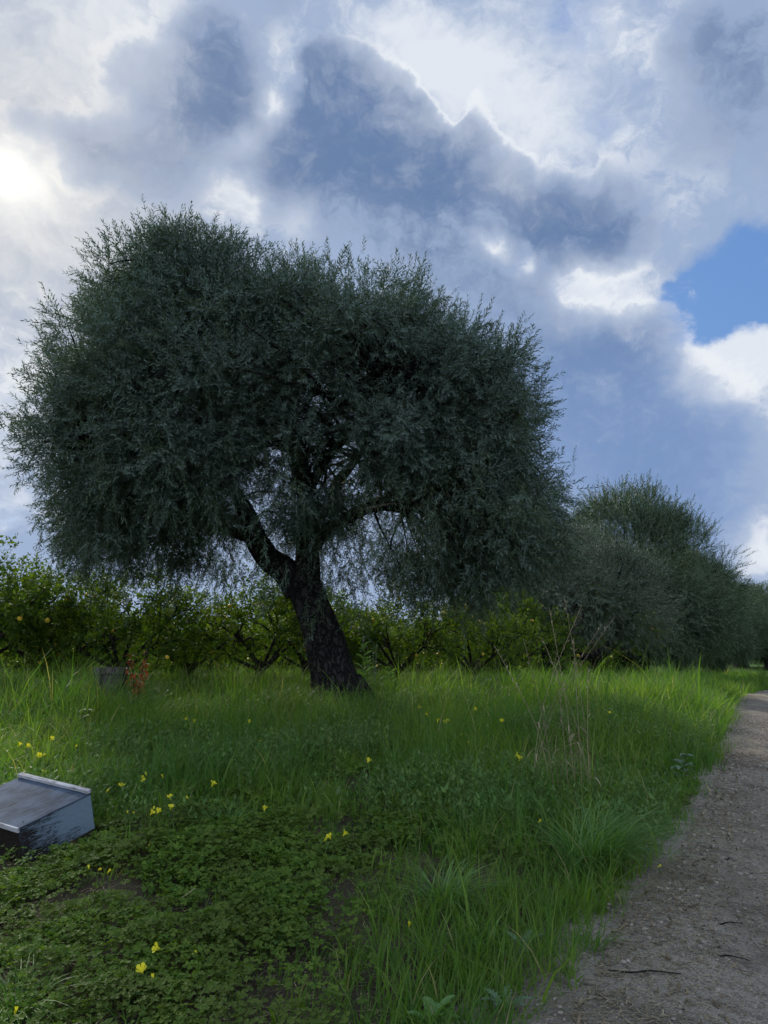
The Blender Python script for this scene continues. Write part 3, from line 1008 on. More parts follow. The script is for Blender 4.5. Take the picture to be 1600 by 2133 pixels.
# ------------------------------------------------------------------ grass
def blades(P, H, phi, lean, Wd, seg=4, curl=.25):
    n = len(P)
    t = np.linspace(0, 1, seg + 1)
    dh = np.stack([np.cos(phi), np.sin(phi), 0 * phi], 1)
    sd_ = np.stack([-np.sin(phi), np.cos(phi), 0 * phi], 1)
    tw = rng.uniform(-.8, .8, n)[:, None]
    sd_ = sd_ * np.cos(tw) + dh * np.sin(tw) * .9
    hor = (H * lean)[:, None] * (t ** 1.9)[None]
    ver = H[:, None] * (t[None] - (np.minimum(lean, 1.8) * curl)[:, None] * (t ** 3)[None])
    c_ = P[:, None, :] + dh[:, None, :] * hor[..., None]
    c_[..., 2] += ver
    w = (1 - t ** 1.6) * .5
    w = w[None] * Wd[:, None]
    Lf = c_[:, :-1] + sd_[:, None, :] * w[:, :-1, None]
    Rt = c_[:, :-1] - sd_[:, None, :] * w[:, :-1, None]
    V = np.concatenate([np.stack([Lf, Rt], 2).reshape(n, -1, 3), c_[:, -1:]], 1)      # 2*seg+1 verts
    m_ = 2 * seg + 1
    o = (np.arange(n) * m_)[:, None]
    Q = np.concatenate([o + np.array([[2 * k, 2 * k + 1, 2 * k + 3, 2 * k + 2]]) for k in range(seg - 1)], 0)
    T = o + np.array([[2 * seg - 2, 2 * seg - 1, 2 * seg]])
    return V.reshape(-1, 3), Q, T, m_


def cover_field(x, y):
    """1 where low clover grows, 0 where tall grass stands"""
    a = np.clip((6.6 + .8 * (vnoise(x, y, 1.1, 21) - .5) - y) / 1.9, 0, 1)
    bx = np.interp(y, [2, 3.2, 4.2, 5.5, 7], [-.05, .15, .35, .55, .2])
    b = np.clip((bx + .5 * (vnoise(x, y, .8, 22) - .5) - x) / .65, 0, 1)
    return a * b




def in_box(x, y, pad=0.0):
    c_, s_ = math.cos(-BOX['r'][2]), math.sin(-BOX['r'][2])
    dx, dy = x - BOX['p'][0], y - BOX['p'][1]
    u_, w_ = dx * c_ - dy * s_, dx * s_ + dy * c_
    return (np.abs(u_) < BOX['w'] / 2 + pad) & (np.abs(w_) < BOX['l'] / 2 + pad)


def grass():
    bands = [(2.0, 4.5, 1900), (4.5, 7.5, 1500), (7.5, 11, 900), (11, 14.5, 800), (14.5, 20, 330), (20, 30, 130), (30, 48, 55)]
    PP, HH, PH, LE, WW, RR = [], [], [], [], [], []
    for y0, y1, dens in bands:
        area = .64 * 2 * (y1 * y1 - y0 * y0) / 2
        k = 7
        nt = int(area * dens / k)
        y = np.sqrt(rng.uniform(y0 * y0, y1 * y1, nt))
        x = rng.uniform(-.64, .64, nt) * y
        cov = cover_field(x, y)
        keep = (x < xe(y) - .06 + .07 * rng.normal(size=nt)) & (rng.random(nt) > cov * .62)
        pn = fbm2(x, y, 1.0, 31)
        keep &= rng.random(nt) < np.clip(.5 + 1.6 * (pn - .25), .4, 1)
        keep &= ~in_box(x, y, .02)
        x, y, cov, pn = x[keep], y[keep], cov[keep], pn[keep]
        nt = len(x)
        hb = np.interp(y, [2, 4, 7, 9, 11, 13, 16, 48], [.17, .20, .27, .36, .41, .43, .42, .38])
        hb = hb * (.55 + .9 * pn) * (1 - .62 * cov)
        de = xe(y) - x
        hb = hb * np.clip(.62 + de / .45, .62, 1.0)
        hb = np.where((y > 10.5) & (x < -.5), hb * 1.08, hb)
        hb = hb * np.where(in_box(x, y, .35) & (y < 5.6), .45, 1.0)
        tp = rng.uniform(0, 6.28, nt)
        tl = rng.uniform(.1, 1.0, nt)
        tuft_r = rng.uniform(0, 1, nt)
        hb = hb * np.exp(rng.normal(size=nt) * .25)
        hb = hb * np.where((np.abs(x + 4.0) < .9) & (y > 9.8) & (y < 11.1), 1.45, 1.0)
        wind = fbm2(x, y, 2.0, 41) * 4.0 - .5
        for _ in range(k):
            r_ = rng.uniform(.0, .045, nt) * np.interp(y, [2, 15, 48], [1, 1.6, 4])
            a = rng.uniform(0, 6.28, nt)
            bx, by = x + np.cos(a) * r_, y + np.sin(a) * r_
            PP.append(np.stack([bx, by, ground_z(bx, by) - .01], 1))
            HH.append(hb * rng.uniform(.55, 1.25, nt) * np.where(rng.random(nt) < .03, 1.4, 1))
            PH.append(np.where(rng.random(nt) < .75, a, wind + rng.normal(size=nt) * .6))
            LE.append(np.abs(rng.normal(size=nt)) * .45 + tl * .6)
            WW.append(np.exp(rng.normal(size=nt) * .4) * .0062 * np.interp(y, [2, 6, 12, 25, 48], [1, 1.25, 1.8, 3, 5.5]))
            RR.append(np.clip(tuft_r * .6 + rng.random(nt) * .4, 0, 1) * .95 + np.where(rng.random(nt) < .03, .6, 0))
    P, H, PHI, L, Wd, R = [np.concatenate(q) for q in (PP, HH, PH, LE, WW, RR)]
    V, Q, T, m_ = blades(P, H, PHI, L, Wd, 4)
    print('grass blades', len(P))
    o = mesh_np('grass', V, Q, T, mat=M['grass'], attrs={'rnd': np.repeat(np.clip(R, 0, 1), m_)})
    tag(o, 'dense green spring grass covering the bank and the orchard floor', 'grass', kind='stuff')


def clover_template(seed):
    r_ = np.random.RandomState(seed)
    V, Q, A = [], [], []
    # stalk
    h = .055
    V += [np.array([-.0012, 0, -h]), np.array([.0012, 0, -h]), np.array([.0010, .004, 0]), np.array([-.0010, .004, 0])]
    Q += [(0, 1, 2, 3)]; A += [.2] * 4
    for k in range(3):
        a = k * 2.094 + r_.uniform(-.15, .15)
        d = np.array([math.cos(a), math.sin(a), r_.uniform(-.25, .15)]); s_ = np.array([-math.sin(a), math.cos(a), 0])
        L, w = .021 * r_.uniform(.85, 1.1), .024
        up = np.array([0, 0, 1.0])
        o = len(V)
        V += [np.zeros(3), d * L * .62 + s_ * w * .55 + up * .004, d * L * 1.05 + s_ * w * .33 + up * .001, d * L * .86 - up * .001,
              d * L * 1.05 - s_ * w * .33 + up * .001, d * L * .62 - s_ * w * .55 + up * .004]
        Q += [(o, o + 3, o + 2, o + 1), (o, o + 5, o + 4, o + 3)]
        A += [r_.uniform(.2, .8)] * 6
    return np.array(V), np.array(Q), np.array(A)


def clover():
    T = [clover_template(s) for s in range(5)]
    n = 210000
    y = np.sqrt(rng.uniform(1.9 ** 2, 10.0 ** 2, n)); x = rng.uniform(-.62, .62, n) * y
    cov = cover_field(x, y)
    mound = fbm2(x, y, .42, 51)
    bare = fbm2(x, y, .60, 52)
    pr = np.where(cov > .3, 1.0, np.where(vnoise(x, y, 1.3, 53) > .55, .30, .10))
    pr = pr * np.clip((bare - .36) / .20, .13, 1) * np.clip((mound - .22) / .15, .15, 1)
    keep = (rng.random(n) < pr) & (x < xe(y) - .12) & ~in_box(x, y, .05) & ~(in_box(x, y, .32) & (rng.random(n) < .6))
    x, y, mound = x[keep], y[keep], mound[keep]
    n = len(x)
    z = ground_z(x, y) + .03 + .11 * np.clip(mound - .3, 0, 1) * rng.uniform(.5, 1.1, n) / .5 + rng.uniform(0, .03, n)
    N_ = unit(np.stack([rng.normal(size=n) * .38, rng.normal(size=n) * .38 - .12, np.ones(n)], 1))
    R = frames(N_, rng.uniform(0, 6.28, n))
    V, Q, A = scatter(T, np.stack([x, y, z], 1), R, np.exp(rng.normal(size=n) * .28) * .72 * np.interp(y, [2, 5, 10], [.95, 1.1, 1.5]), rng.integers(0, 5, n), rng.random(n))
    o = mesh_np('clover_cover', V, Q, mat=M['clover'], attrs={'rnd': A})
    print('clover', n)
    tag(o, 'low mat of three-lobed green leaves over the soil in the foreground', 'ground cover', kind='stuff')


# ------------------------------------------------------------------ litter and stones
def herb_template(seed):
    r_ = np.random.RandomState(seed)
    V, Q, A = [], [], []
    for i in range(9):
        z = -.16 + .18 * i / 8
        a = i * 2.4 + r_.uniform(-.4, .4)
        L = .05 * r_.uniform(.6, 1.2)
        d = np.array([math.cos(a) * .85, math.sin(a) * .85, r_.uniform(.1, .7)]); d /= np.linalg.norm(d)
        s_ = np.array([-math.sin(a), math.cos(a), 0])
        v, q = leaf_quads(np.array([0, 0, z]), d, s_, L, L * r_.uniform(.25, .5), .2, .15)
        o = len(V); V += v; Q += [tuple(o + x for x in f) for f in q]; A += [r_.uniform(0, .9)] * len(v)
    o = len(V)
    V += [np.array([-.0015, 0, -.3]), np.array([.0015, 0, -.3]), np.array([.001, 0, .02]), np.array([-.001, 0, .02])]; Q += [(o, o + 1, o + 2, o + 3)]; A += [.3] * 4
    return np.array(V), np.array(Q), np.array(A)


def seed_template(seed):
    r_ = np.random.RandomState(seed)
    V, Q, A = [], [], []
    b = r_.uniform(.02, .10)
    pts = [np.array([b * t * t, 0, t]) for t in np.linspace(0, 1, 6)]
    for i in range(5):
        o = len(V)
        for q in (pts[i], pts[i + 1]): V += [q - np.array([0, .0011, 0]), q + np.array([0, .0011, 0])]
        Q += [(o, o + 1, o + 3, o + 2)]; A += [.6] * 4
    for i in range(14):
        t = .74 + .26 * i / 14
        q = np.array([b * t * t, 0, t]); a = i * 2.4
        d = np.array([math.cos(a) * .5, math.sin(a) * .5, .8]); s_ = np.array([-math.sin(a), math.cos(a), 0])
        v, qq = leaf_quads(q, d, s_, .045, .007, .1, .1)
        o = len(V); V += v; Q += [tuple(o + x for x in f) for f in qq]; A += [r_.uniform(.3, .9)] * len(v)
    return np.array(V), np.array(Q), np.array(A)


def herbs():
    T = [herb_template(s_) for s_ in range(6)]
    n = 26000
    y = rng.uniform(5.5, 16.0, n); x = rng.uniform(-.62, .62, n) * y
    keep = (x < xe(y) - .15) & (rng.random(n) < np.clip((vnoise(x, y, 1.1, 61) - .42) / .2, .03, 1)) & (rng.random(n) > cover_field(x, y)) & ~in_box(x, y, .1)
    x, y = x[keep], y[keep]; n = len(x)
    hh = np.interp(y, [4, 7, 11, 16], [.12, .22, .32, .34]) * rng.uniform(.7, 1.2, n)
    R = frames(unit(np.stack([rng.normal(size=n) * .25, rng.normal(size=n) * .25, np.ones(n)], 1)), rng.uniform(0, 6.28, n))
    V, Q, A = scatter(T, np.stack([x, y, ground_z(x, y) + hh], 1), R, rng.uniform(.7, 1.4, n), rng.integers(0, 6, n), rng.random(n))
    o = mesh_np('herb_cover', V, Q, mat=M['herb'], attrs={'rnd': A})
    tag(o, 'small leafy herbs growing up through the tall grass', 'ground cover', kind='stuff')
    T = [seed_template(s_) for s_ in range(5)]
    n = 1500
    y = rng.uniform(4.5, 17.0, n); x = rng.uniform(-.6, .6, n) * y
    keep = (x < xe(y) - .2) & (rng.random(n) < np.clip((vnoise(x, y, 1.7, 71) - .3) / .3, .1, 1)) & (cover_field(x, y) < .3) & ~in_box(x, y, .2)
    x, y = x[keep], y[keep]; n = len(x)
    R = frames(unit(np.stack([rng.normal(size=n) * .16, rng.normal(size=n) * .16, np.ones(n)], 1)), rng.uniform(0, 6.28, n))
    V, Q, A = scatter(T, np.stack([x, y, ground_z(x, y)], 1), R, np.interp(y, [4, 8, 12, 17], [.30, .42, .52, .55]) * rng.uniform(.8, 1.25, n), rng.integers(0, 5, n), rng.random(n))
    o = mesh_np('seeding_grass', V, Q, mat=M['seed'], attrs={'rnd': A})
    tag(o, 'thin grass stalks with seed heads standing above the blades', 'grass', kind='stuff')


def debris():
    n = 22000
    y = np.sqrt(rng.uniform(2.2 ** 2, 15 ** 2, n)); s = rng.uniform(-.15, 3.0, n); x = xe(y) + s
    keep = x < .60 * y
    x, y = x[keep], y[keep]; n = len(x)
    TH = np.linspace(0, np.pi, 5)
    temps = []
    for k in range(5):
        r_ = np.random.RandomState(k)
        V, Q = tube([(0, 0, -1), (0, 0, -.8), (0, 0, 0), (0, 0, .8), (0, 0, 1)], [.15, .6, 1, .6, .1], 6, 0, dens=4)
        V = V * (1 + .32 * r_.normal(size=V.shape)) * np.array([1, .8, .55])
        temps.append((V, Q, np.full(len(V), r_.rand())))
    sz = .0040 * np.minimum(np.exp(rng.normal(size=n) * .7), 3.2) * np.interp(y, [2, 15], [1, 2])
    P = np.stack([x, y, path_z(x, y) + sz * .25], 1)
    R = frames(unit(np.stack([rng.normal(size=n) * .2, rng.normal(size=n) * .2, np.ones(n)], 1)), rng.uniform(0, 6.28, n))
    V, Q, A = scatter(temps, P, R, sz, rng.integers(0, 5, n), rng.random(n))
    o = mesh_np('gravel', V, Q, mat=M['stone'], attrs={'rnd': A}, smooth=False)
    tag(o, 'loose small stones scattered over the dirt track', 'gravel', kind='stuff')
    n = 9000
    y = rng.uniform(2.4, 6.5, n); x = rng.uniform(-.62, .2, n) * y
    sz = .0030 * np.exp(rng.normal(size=n) * .6)
    P = np.stack([x, y, ground_z(x, y) + sz * .2], 1)
    R = frames(unit(rng.normal(size=(n, 3)) * .4 + np.array([0, 0, 1.0])), rng.uniform(0, 6.28, n))
    V, Q, A = scatter(temps, P, R, sz, rng.integers(0, 5, n), rng.random(n))
    o = mesh_np('soil_crumbs', V, Q, mat=M['crumb'], attrs={'rnd': A})
    tag(o, 'crumbs of dry soil lying between the clover leaves', 'soil', kind='stuff')
    # dry straw on the track and on the bare soil
    n = 7000
    y = rng.uniform(2.2, 8, n); x = xe(y) + np.abs(rng.normal(size=n)) * .6 - .12
    m2 = 4000
    y2 = rng.uniform(2.6, 6, m2); x2 = rng.uniform(-.6, .1, m2) * y2
    x, y = np.concatenate([x, x2]), np.concatenate([y, y2]); n = len(x)
    onp = x > xe(y)
    z = np.where(onp, path_z(x, y), ground_z(x, y)) + .006
    L = rng.uniform(.015, .075, n)
    phi = rng.uniform(0, 6.28, n)
    a = np.stack([np.cos(phi), np.sin(phi), rng.normal(size=n) * .08], 1)
    b = np.stack([-np.sin(phi), np.cos(phi), 0 * phi], 1) * rng.uniform(.0010, .0028, n)[:, None]
    bend = b * rng.normal(size=n)[:, None] * 6
    P = np.stack([x, y, z], 1)
    V = np.stack([P - a * L[:, None] / 2 - b, P - a * L[:, None] / 2 + b, P + b + bend, P - b + bend, P + a * L[:, None] / 2 + b * .5, P + a * L[:, None] / 2 - b * .5], 1)
    o_ = (np.arange(n) * 6)[:, None]
    Q = np.concatenate([o_ + np.array([[0, 1, 2, 3]]), o_ + np.array([[3, 2, 4, 5]])])
    o = mesh_np('straw_litter', V.reshape(-1, 3), Q, mat=M['dry'], attrs={'rnd': np.repeat(rng.random(n), 6)})
    tag(o, 'dry straw bits littering the track edge and bare soil', 'straw', kind='stuff')
    r_ = np.random.RandomState(4)
    temps = []
    for k in range(5):
        v, q = leaf_quads(np.zeros(3), np.array([1.0, 0, .08]), np.array([0, 1.0, 0]), .05, .012 + .006 * (k % 3), .3, .2)
        temps.append((np.array(v), np.array(q), np.full(len(v), r_.rand())))
    n = 3000
    y = rng.uniform(2.2, 10, n); x = xe(y) + np.abs(rng.normal(size=n)) * .45 - .15
    N_ = unit(np.stack([rng.normal(size=n) * .3, rng.normal(size=n) * .3, np.ones(n)], 1))
    z = np.where(x > xe(y), path_z(x, y), ground_z(x, y)) + .006
    V, Q, A = scatter(temps, np.stack([x, y, z], 1), frames(N_, rng.uniform(0, 6.28, n)), rng.uniform(.4, 1.0, n), rng.integers(0, 5, n), rng.random(n))
    o = mesh_np('leaf_litter', V, Q, mat=M['litter'], attrs={'rnd': A})
    tag(o, 'fallen brown olive leaves along the edge of the dirt track', 'leaf litter', kind='stuff')
    # sticks one can point at
    for (px, py, L, a, lab) in [(1515, 1951, .17, .05, 'short dark stick lying on the track, farthest of the dark sticks'),
                                (1515, 2022, .19, -.5, 'dark bent stick lying on the track below the shorter dark one'),
                                (1345, 2068, .30, -.12, 'long thin dark stick on the track near the grass'),
                                (1520, 1812, .06, .3, 'tiny dark twig on the middle of the track'),
                                (1300, 1965, .20, .75, 'thin pale twig where the grass meets the track')]:
        p = ray_to(px, py, zp); z_ = float(path_z(p[0], p[1])) + .008
        pts = [np.array([math.cos(a) * t * L, math.sin(a) * t * L + .012 * math.sin(t * 7), .004 * math.cos(t * 9)]) for t in (-.5, -.2, .1, .5)]
        V, Q = tube(pts, [.002, .0035, .003, .001], 7, .15, px)
        o = mesh_np('stick', V, Q, mat=M['bark'] if 'dark' in lab else M['dry'], smooth=True, attrs={'rnd': np.full(len(V), .5)})
        o.location = (p[0], p[1], z_)
        tag(o, lab, 'stick', 'sticks lying on the track')
    for (px, py, r_, lab) in [(237, 1940, .022, 'small pale stone on the bare soil left of the foreground flowers'), (1590, 1478, .0, '')]:
        if r_ == 0: continue
        p = hit(px, py)
        V, Q = tube([(0, 0, -r_ * .5), (0, 0, -r_ * .4), (0, 0, 0), (0, 0, r_ * .45), (0, 0, r_ * .6)], [.002, r_ * .8, r_, r_ * .7, .002], 12, .12, 2)
        o = mesh_np('stone', V, Q, mat=M['stone'], smooth=True); o.location = p + np.array([0, 0, .01])
        tag(o, lab, 'stone')
    for (px, py, a, L, lab) in [(575, 1925, 2.2, .07, 'bright pale straw leaning over the clover left of the leafy weed'),
                                (443, 1815, 2.0, .05, 'short pale straw on the clover below the flower group'),
                                (388, 1866, .6, .05, 'thin pale straw lying on the bare soil patch')]:
        p = hit(px, py, .06)
        V, Q = tube([np.array([-math.cos(a), 0, -.5]) * L, np.array([0, 0, 0]), np.array([math.cos(a), .1, .6]) * L], [.0016, .0018, .001], 6, 0, dens=6)
        o = mesh_np('straw', V, Q, mat=M['dry'], smooth=True, attrs={'rnd': np.full(len(V), 1.0)}); o.location = p + np.array([0, 0, .06])
        tag(o, lab, 'straw')


# ------------------------------------------------------------------ flowers
FLOWERS = [
    (392, 1501, .24, 'left yellow flower of the pair high in the grass midway between box and trunk'),
    (404, 1507, .22, 'right yellow flower of the pair high in the grass midway between box and trunk'),
    (518, 1507, .24, 'single yellow flower in tall grass below and left of the big trunk'),
    (546, 1546, .22, 'small yellow flower low in the grass below the single one near the trunk'),
    (104, 1543, .22, 'yellow flower standing alone above the box, under the broad-leaved weed'),
    (38, 1556, .2, 'left of the two yellow flowers nearest the left border above the box'),
    (53, 1558, .2, 'right of the two yellow flowers nearest the left border above the box'),
    (79, 1577, .18, 'larger yellow flower just above the back edge of the box'),
    (89, 1575, .2, 'smaller yellow flower touching the larger one just above the box'),
    (87, 1616, .14, 'pale yellow flower peeping over the back batten of the box'),
    (157, 1558, .2, 'faint yellow bud in the grass above the right end of the box'),
    (291, 1626, .17, 'trumpet-shaped yellow flower, upper one right of the box'),
    (305, 1616, .18, 'tiny yellow bud just above the upper flower right of the box'),
    (254, 1644, .16, 'pale yellow flower between the box and the upper trumpet flower'),
    (221, 1652, .14, 'closed greenish yellow flower nearest the right side of the box'),
    (340, 1622, .17, 'closed yellow flower leaning right of the upper trumpet flower'),
    (355, 1667, .15, 'pale yellow trumpet at the top of the densest flower group right of the box'),
    (392, 1665, .15, 'closed yellow flower right of the densest flower group'),
    (355, 1688, .13, 'pale open yellow flower at the right of the densest group'),
    (320, 1686, .14, 'small round yellow flower at the top left of the densest group'),
    (312, 1700, .12, 'yellow flower lowest left in the densest group'),
    (327, 1696, .13, 'largest open yellow flower in the middle of the densest group'),
    (266, 1695, .13, 'open yellow flower with a side bud, between the box and the densest group'),
    (277, 1697, .12, 'narrow yellow bud beside the open flower right of the box'),
    (440, 1640, .16, 'yellow flower in thin grass above and right of the densest group'),
    (550, 1691, .14, 'yellow flower alone in the grass in the middle of the bank'),
    (714, 1742, .13, 'brightest yellow flower of the trio at the clover edge in the centre'),
    (690, 1749, .12, 'middle yellow flower of the trio at the clover edge in the centre'),
    (675, 1753, .12, 'leftmost small yellow flower of the trio at the clover edge in the centre'),
    (204, 1814, .11, 'bright yellow closed flower below the right corner of the box'),
    (223, 1822, .10, 'small pale yellow flower right of the bright closed one below the box'),
    (185, 1811, .11, 'small yellow bud left of the bright closed flower below the box'),
    (309, 1763, .11, 'closed yellow flower on the clover below the densest group'),
    (336, 1983, .10, 'large pale yellow flower on an arching stem, upper one over the bare soil'),
    (398, 1995, .10, 'upright narrow yellow flower right of the pale arching one'),
    (297, 2031, .09, 'large bright yellow flower nearest the viewer over the bare soil'),
    (320, 2047, .08, 'little yellow bud just below the nearest large flower'),
    (30, 2115, .09, 'yellow bud in the very bottom left corner'),
    (765, 1590, .2, 'yellow flower in tall grass near the centre, above the trio'),
    (870, 1477, .26, 'highest yellow flower in the far group right of the trunk'),
    (892, 1492, .25, 'yellow flower just below the highest one in the far group'),
    (912, 1506, .24, 'left one of three yellow flowers at the foot of the far group'),
    (923, 1508, .24, 'middle one of three yellow flowers at the foot of the far group'),
    (932, 1506, .24, 'right one of three yellow flowers at the foot of the far group'),
    (987, 1480, .26, 'yellow flower at the right end of the far group'),
    (1045, 1506, .24, 'yellow flower left of the dry stalks, beyond the far group'),
    (961, 1534, .22, 'small yellow flower below the far group'),
    (977, 1551, .21, 'lowest small yellow flower below the far group'),
    (1072, 1577, .22, 'open yellow flower beside the dry stalks, upper of a pair'),
    (1081, 1586, .20, 'open yellow flower beside the dry stalks, lower of a pair'),
    (1346, 1480, .24, 'yellow flower farthest right in the sunlit grass near the track'),
    (1269, 1490, .24, 'yellow flower in the grass right of the dry stalks'),
    (1122, 1715, .16, 'tiny yellow flower just above the big grass tussock'),
    (852, 1932, .12, 'drooping yellow-green bud in the grass left of the small tussock'),
    (1370, 1807, .12, 'tiny yellow flower at the track side of the big grass tussock'),
]


def flowers():
    protos = []
    for k in range(4):
        r_ = np.random.RandomState(30 + k)
        V, Q = [], []
        closed = k in (1, 3)
        for i in range(5):
            a = i * 1.2566
            for j, (rr, zz) in enumerate([(.0015, 0), (.004, .010), (.0075 if not closed else .0055, .020), (.018 if not closed else .008, .028)]):
                da = [.45, .60, .62, .52][j]
                for sg in (-1, 0, 1):
                    rr2 = rr * (1.0 if sg else 1.10)
                    V.append((math.cos(a + sg * da) * rr2, math.sin(a + sg * da) * rr2, zz + (.003 if sg == 0 and j == 3 else 0)))
            o = i * 12
            for j in range(3):
                for q in range(2):
                    Q.append((o + j * 3 + q, o + j * 3 + q + 1, o + (j + 1) * 3 + q + 1, o + (j + 1) * 3 + q))
        protos.append((np.array(V), np.array(Q)))
    meshes = {}
    for i, (px, py, h, lab) in enumerate(FLOWERS):
        small = any(w in lab for w in ('bud', 'tiny', 'small', 'closed', 'narrow', 'little'))
        k = (1 if small else 0) if i % 2 else (3 if small else 2)
        p = hit(px, py, h)
        off = np.array([random.uniform(-.05, .05), random.uniform(-.02, .06), 0])
        b = p + off; b[2] = float(ground_z(b[0], b[1]))
        root = empty('yellow_flower', b, 0, lab, 'flower', 'yellow wood sorrel flowers in the grass')
        head = p + np.array([0, 0, h]) - b
        V, Q = tube([np.zeros(3), head * np.array([.1, .1, .55]) + np.array([.004, 0, 0]), head], [.0016, .0014, .0011], 6, 0, dens=8)
        mesh_np('stem', V, Q, mat=M['stem'], parent=root, smooth=True)
        V, Q = protos[k]
        if k not in meshes:
            o = mesh_np('petals', V, Q, mat=M['petal'], parent=root, smooth=True); meshes[k] = o
        else:
            o = copy_obj(meshes[k], root)
        o.location = head
        tl = random.uniform(.3, 1.3)
        o.rotation_euler = (tl * math.cos(i * 2.4), tl * math.sin(i * 2.4), random.uniform(0, 6))
        s = (.85 if small else 1.15) * (1.0 if p[1] < 6 else 1.25)
        o.scale = (s, s, s)


# ------------------------------------------------------------------ weeds and tussocks
def broad_leaf(base, az, L, Wd, rise, droop, lobes=0, seed=0, nseg=8):
    """a blade-shaped leaf: 2 half strips with optional toothed margin"""
    t = np.linspace(0, 1, nseg + 1)
    d = np.array([math.cos(az), math.sin(az), 0]); s_ = np.array([-math.sin(az), math.cos(az), 0])
    mid = base + np.outer(t * L * math.cos(rise), d) + np.outer(L * (t * math.sin(rise) - droop * t ** 2), [0, 0, 1.0])
    w = Wd * .5 * np.sin(np.pi * np.clip(t, 0, 1) ** .8) ** .8 + .0015
    if lobes:
        w = w * (.45 + .55 * (np.arange(nseg + 1) % 2))
    w[-1] = .0005
    zc = w * .35
    Lf = mid + s_ * w[:, None] + np.outer(zc, [0, 0, 1.0]); Rt = mid - s_ * w[:, None] + np.outer(zc, [0, 0, 1.0])
    V = np.stack([Lf, mid, Rt], 1).reshape(-1, 3)
    Q = []
    for i in range(nseg):
        a = i * 3
        Q += [(a, a + 1, a + 4, a + 3), (a + 1, a + 2, a + 5, a + 4)]
    return V, np.array(Q)


def weed(name, p, leaves, mat, label, cat, stem=None, group=None):
    root = empty(name, p, 0, label, cat, group)
    V, Q = join(leaves)
    mesh_np('leaves', V, Q, mat=mat, parent=root, attrs={'rnd': np.repeat(.5, len(V))}, smooth=True)
    if stem is not None:
        V, Q = join(stem)
        mesh_np('stem', V, Q, mat=M['stem'], parent=root, smooth=True)
    return root


def pinnate(base, az, L, rise, npair, ll, lw, droop=.3):
    """a feathery leaf: narrow leaflets both sides of a rib"""
    d = np.array([math.cos(az), math.sin(az), 0])
    prts = []
    for i in range(npair):
        t = (i + 1) / npair
        q = base + d * t * L * math.cos(rise) + np.array([0, 0, L * (t * math.sin(rise) - droop * t * t)])
        for sg in (-1, 1):
            sc = math.sin(math.pi * (.15 + .8 * t))
            prts.append(broad_leaf(q, az + sg * 1.15, ll * sc, lw, .35, .25, 0, 0, 3))
    e = base + d * L * math.cos(rise) + np.array([0, 0, L * (math.sin(rise) - droop)])
    m_ = base + d * .5 * L * math.cos(rise) + np.array([0, 0, L * (.5 * math.sin(rise) - droop * .25)])
    prts.append(tube([base, m_, e], [.0025, .002, .001], 5, 0, dens=5))
    return prts


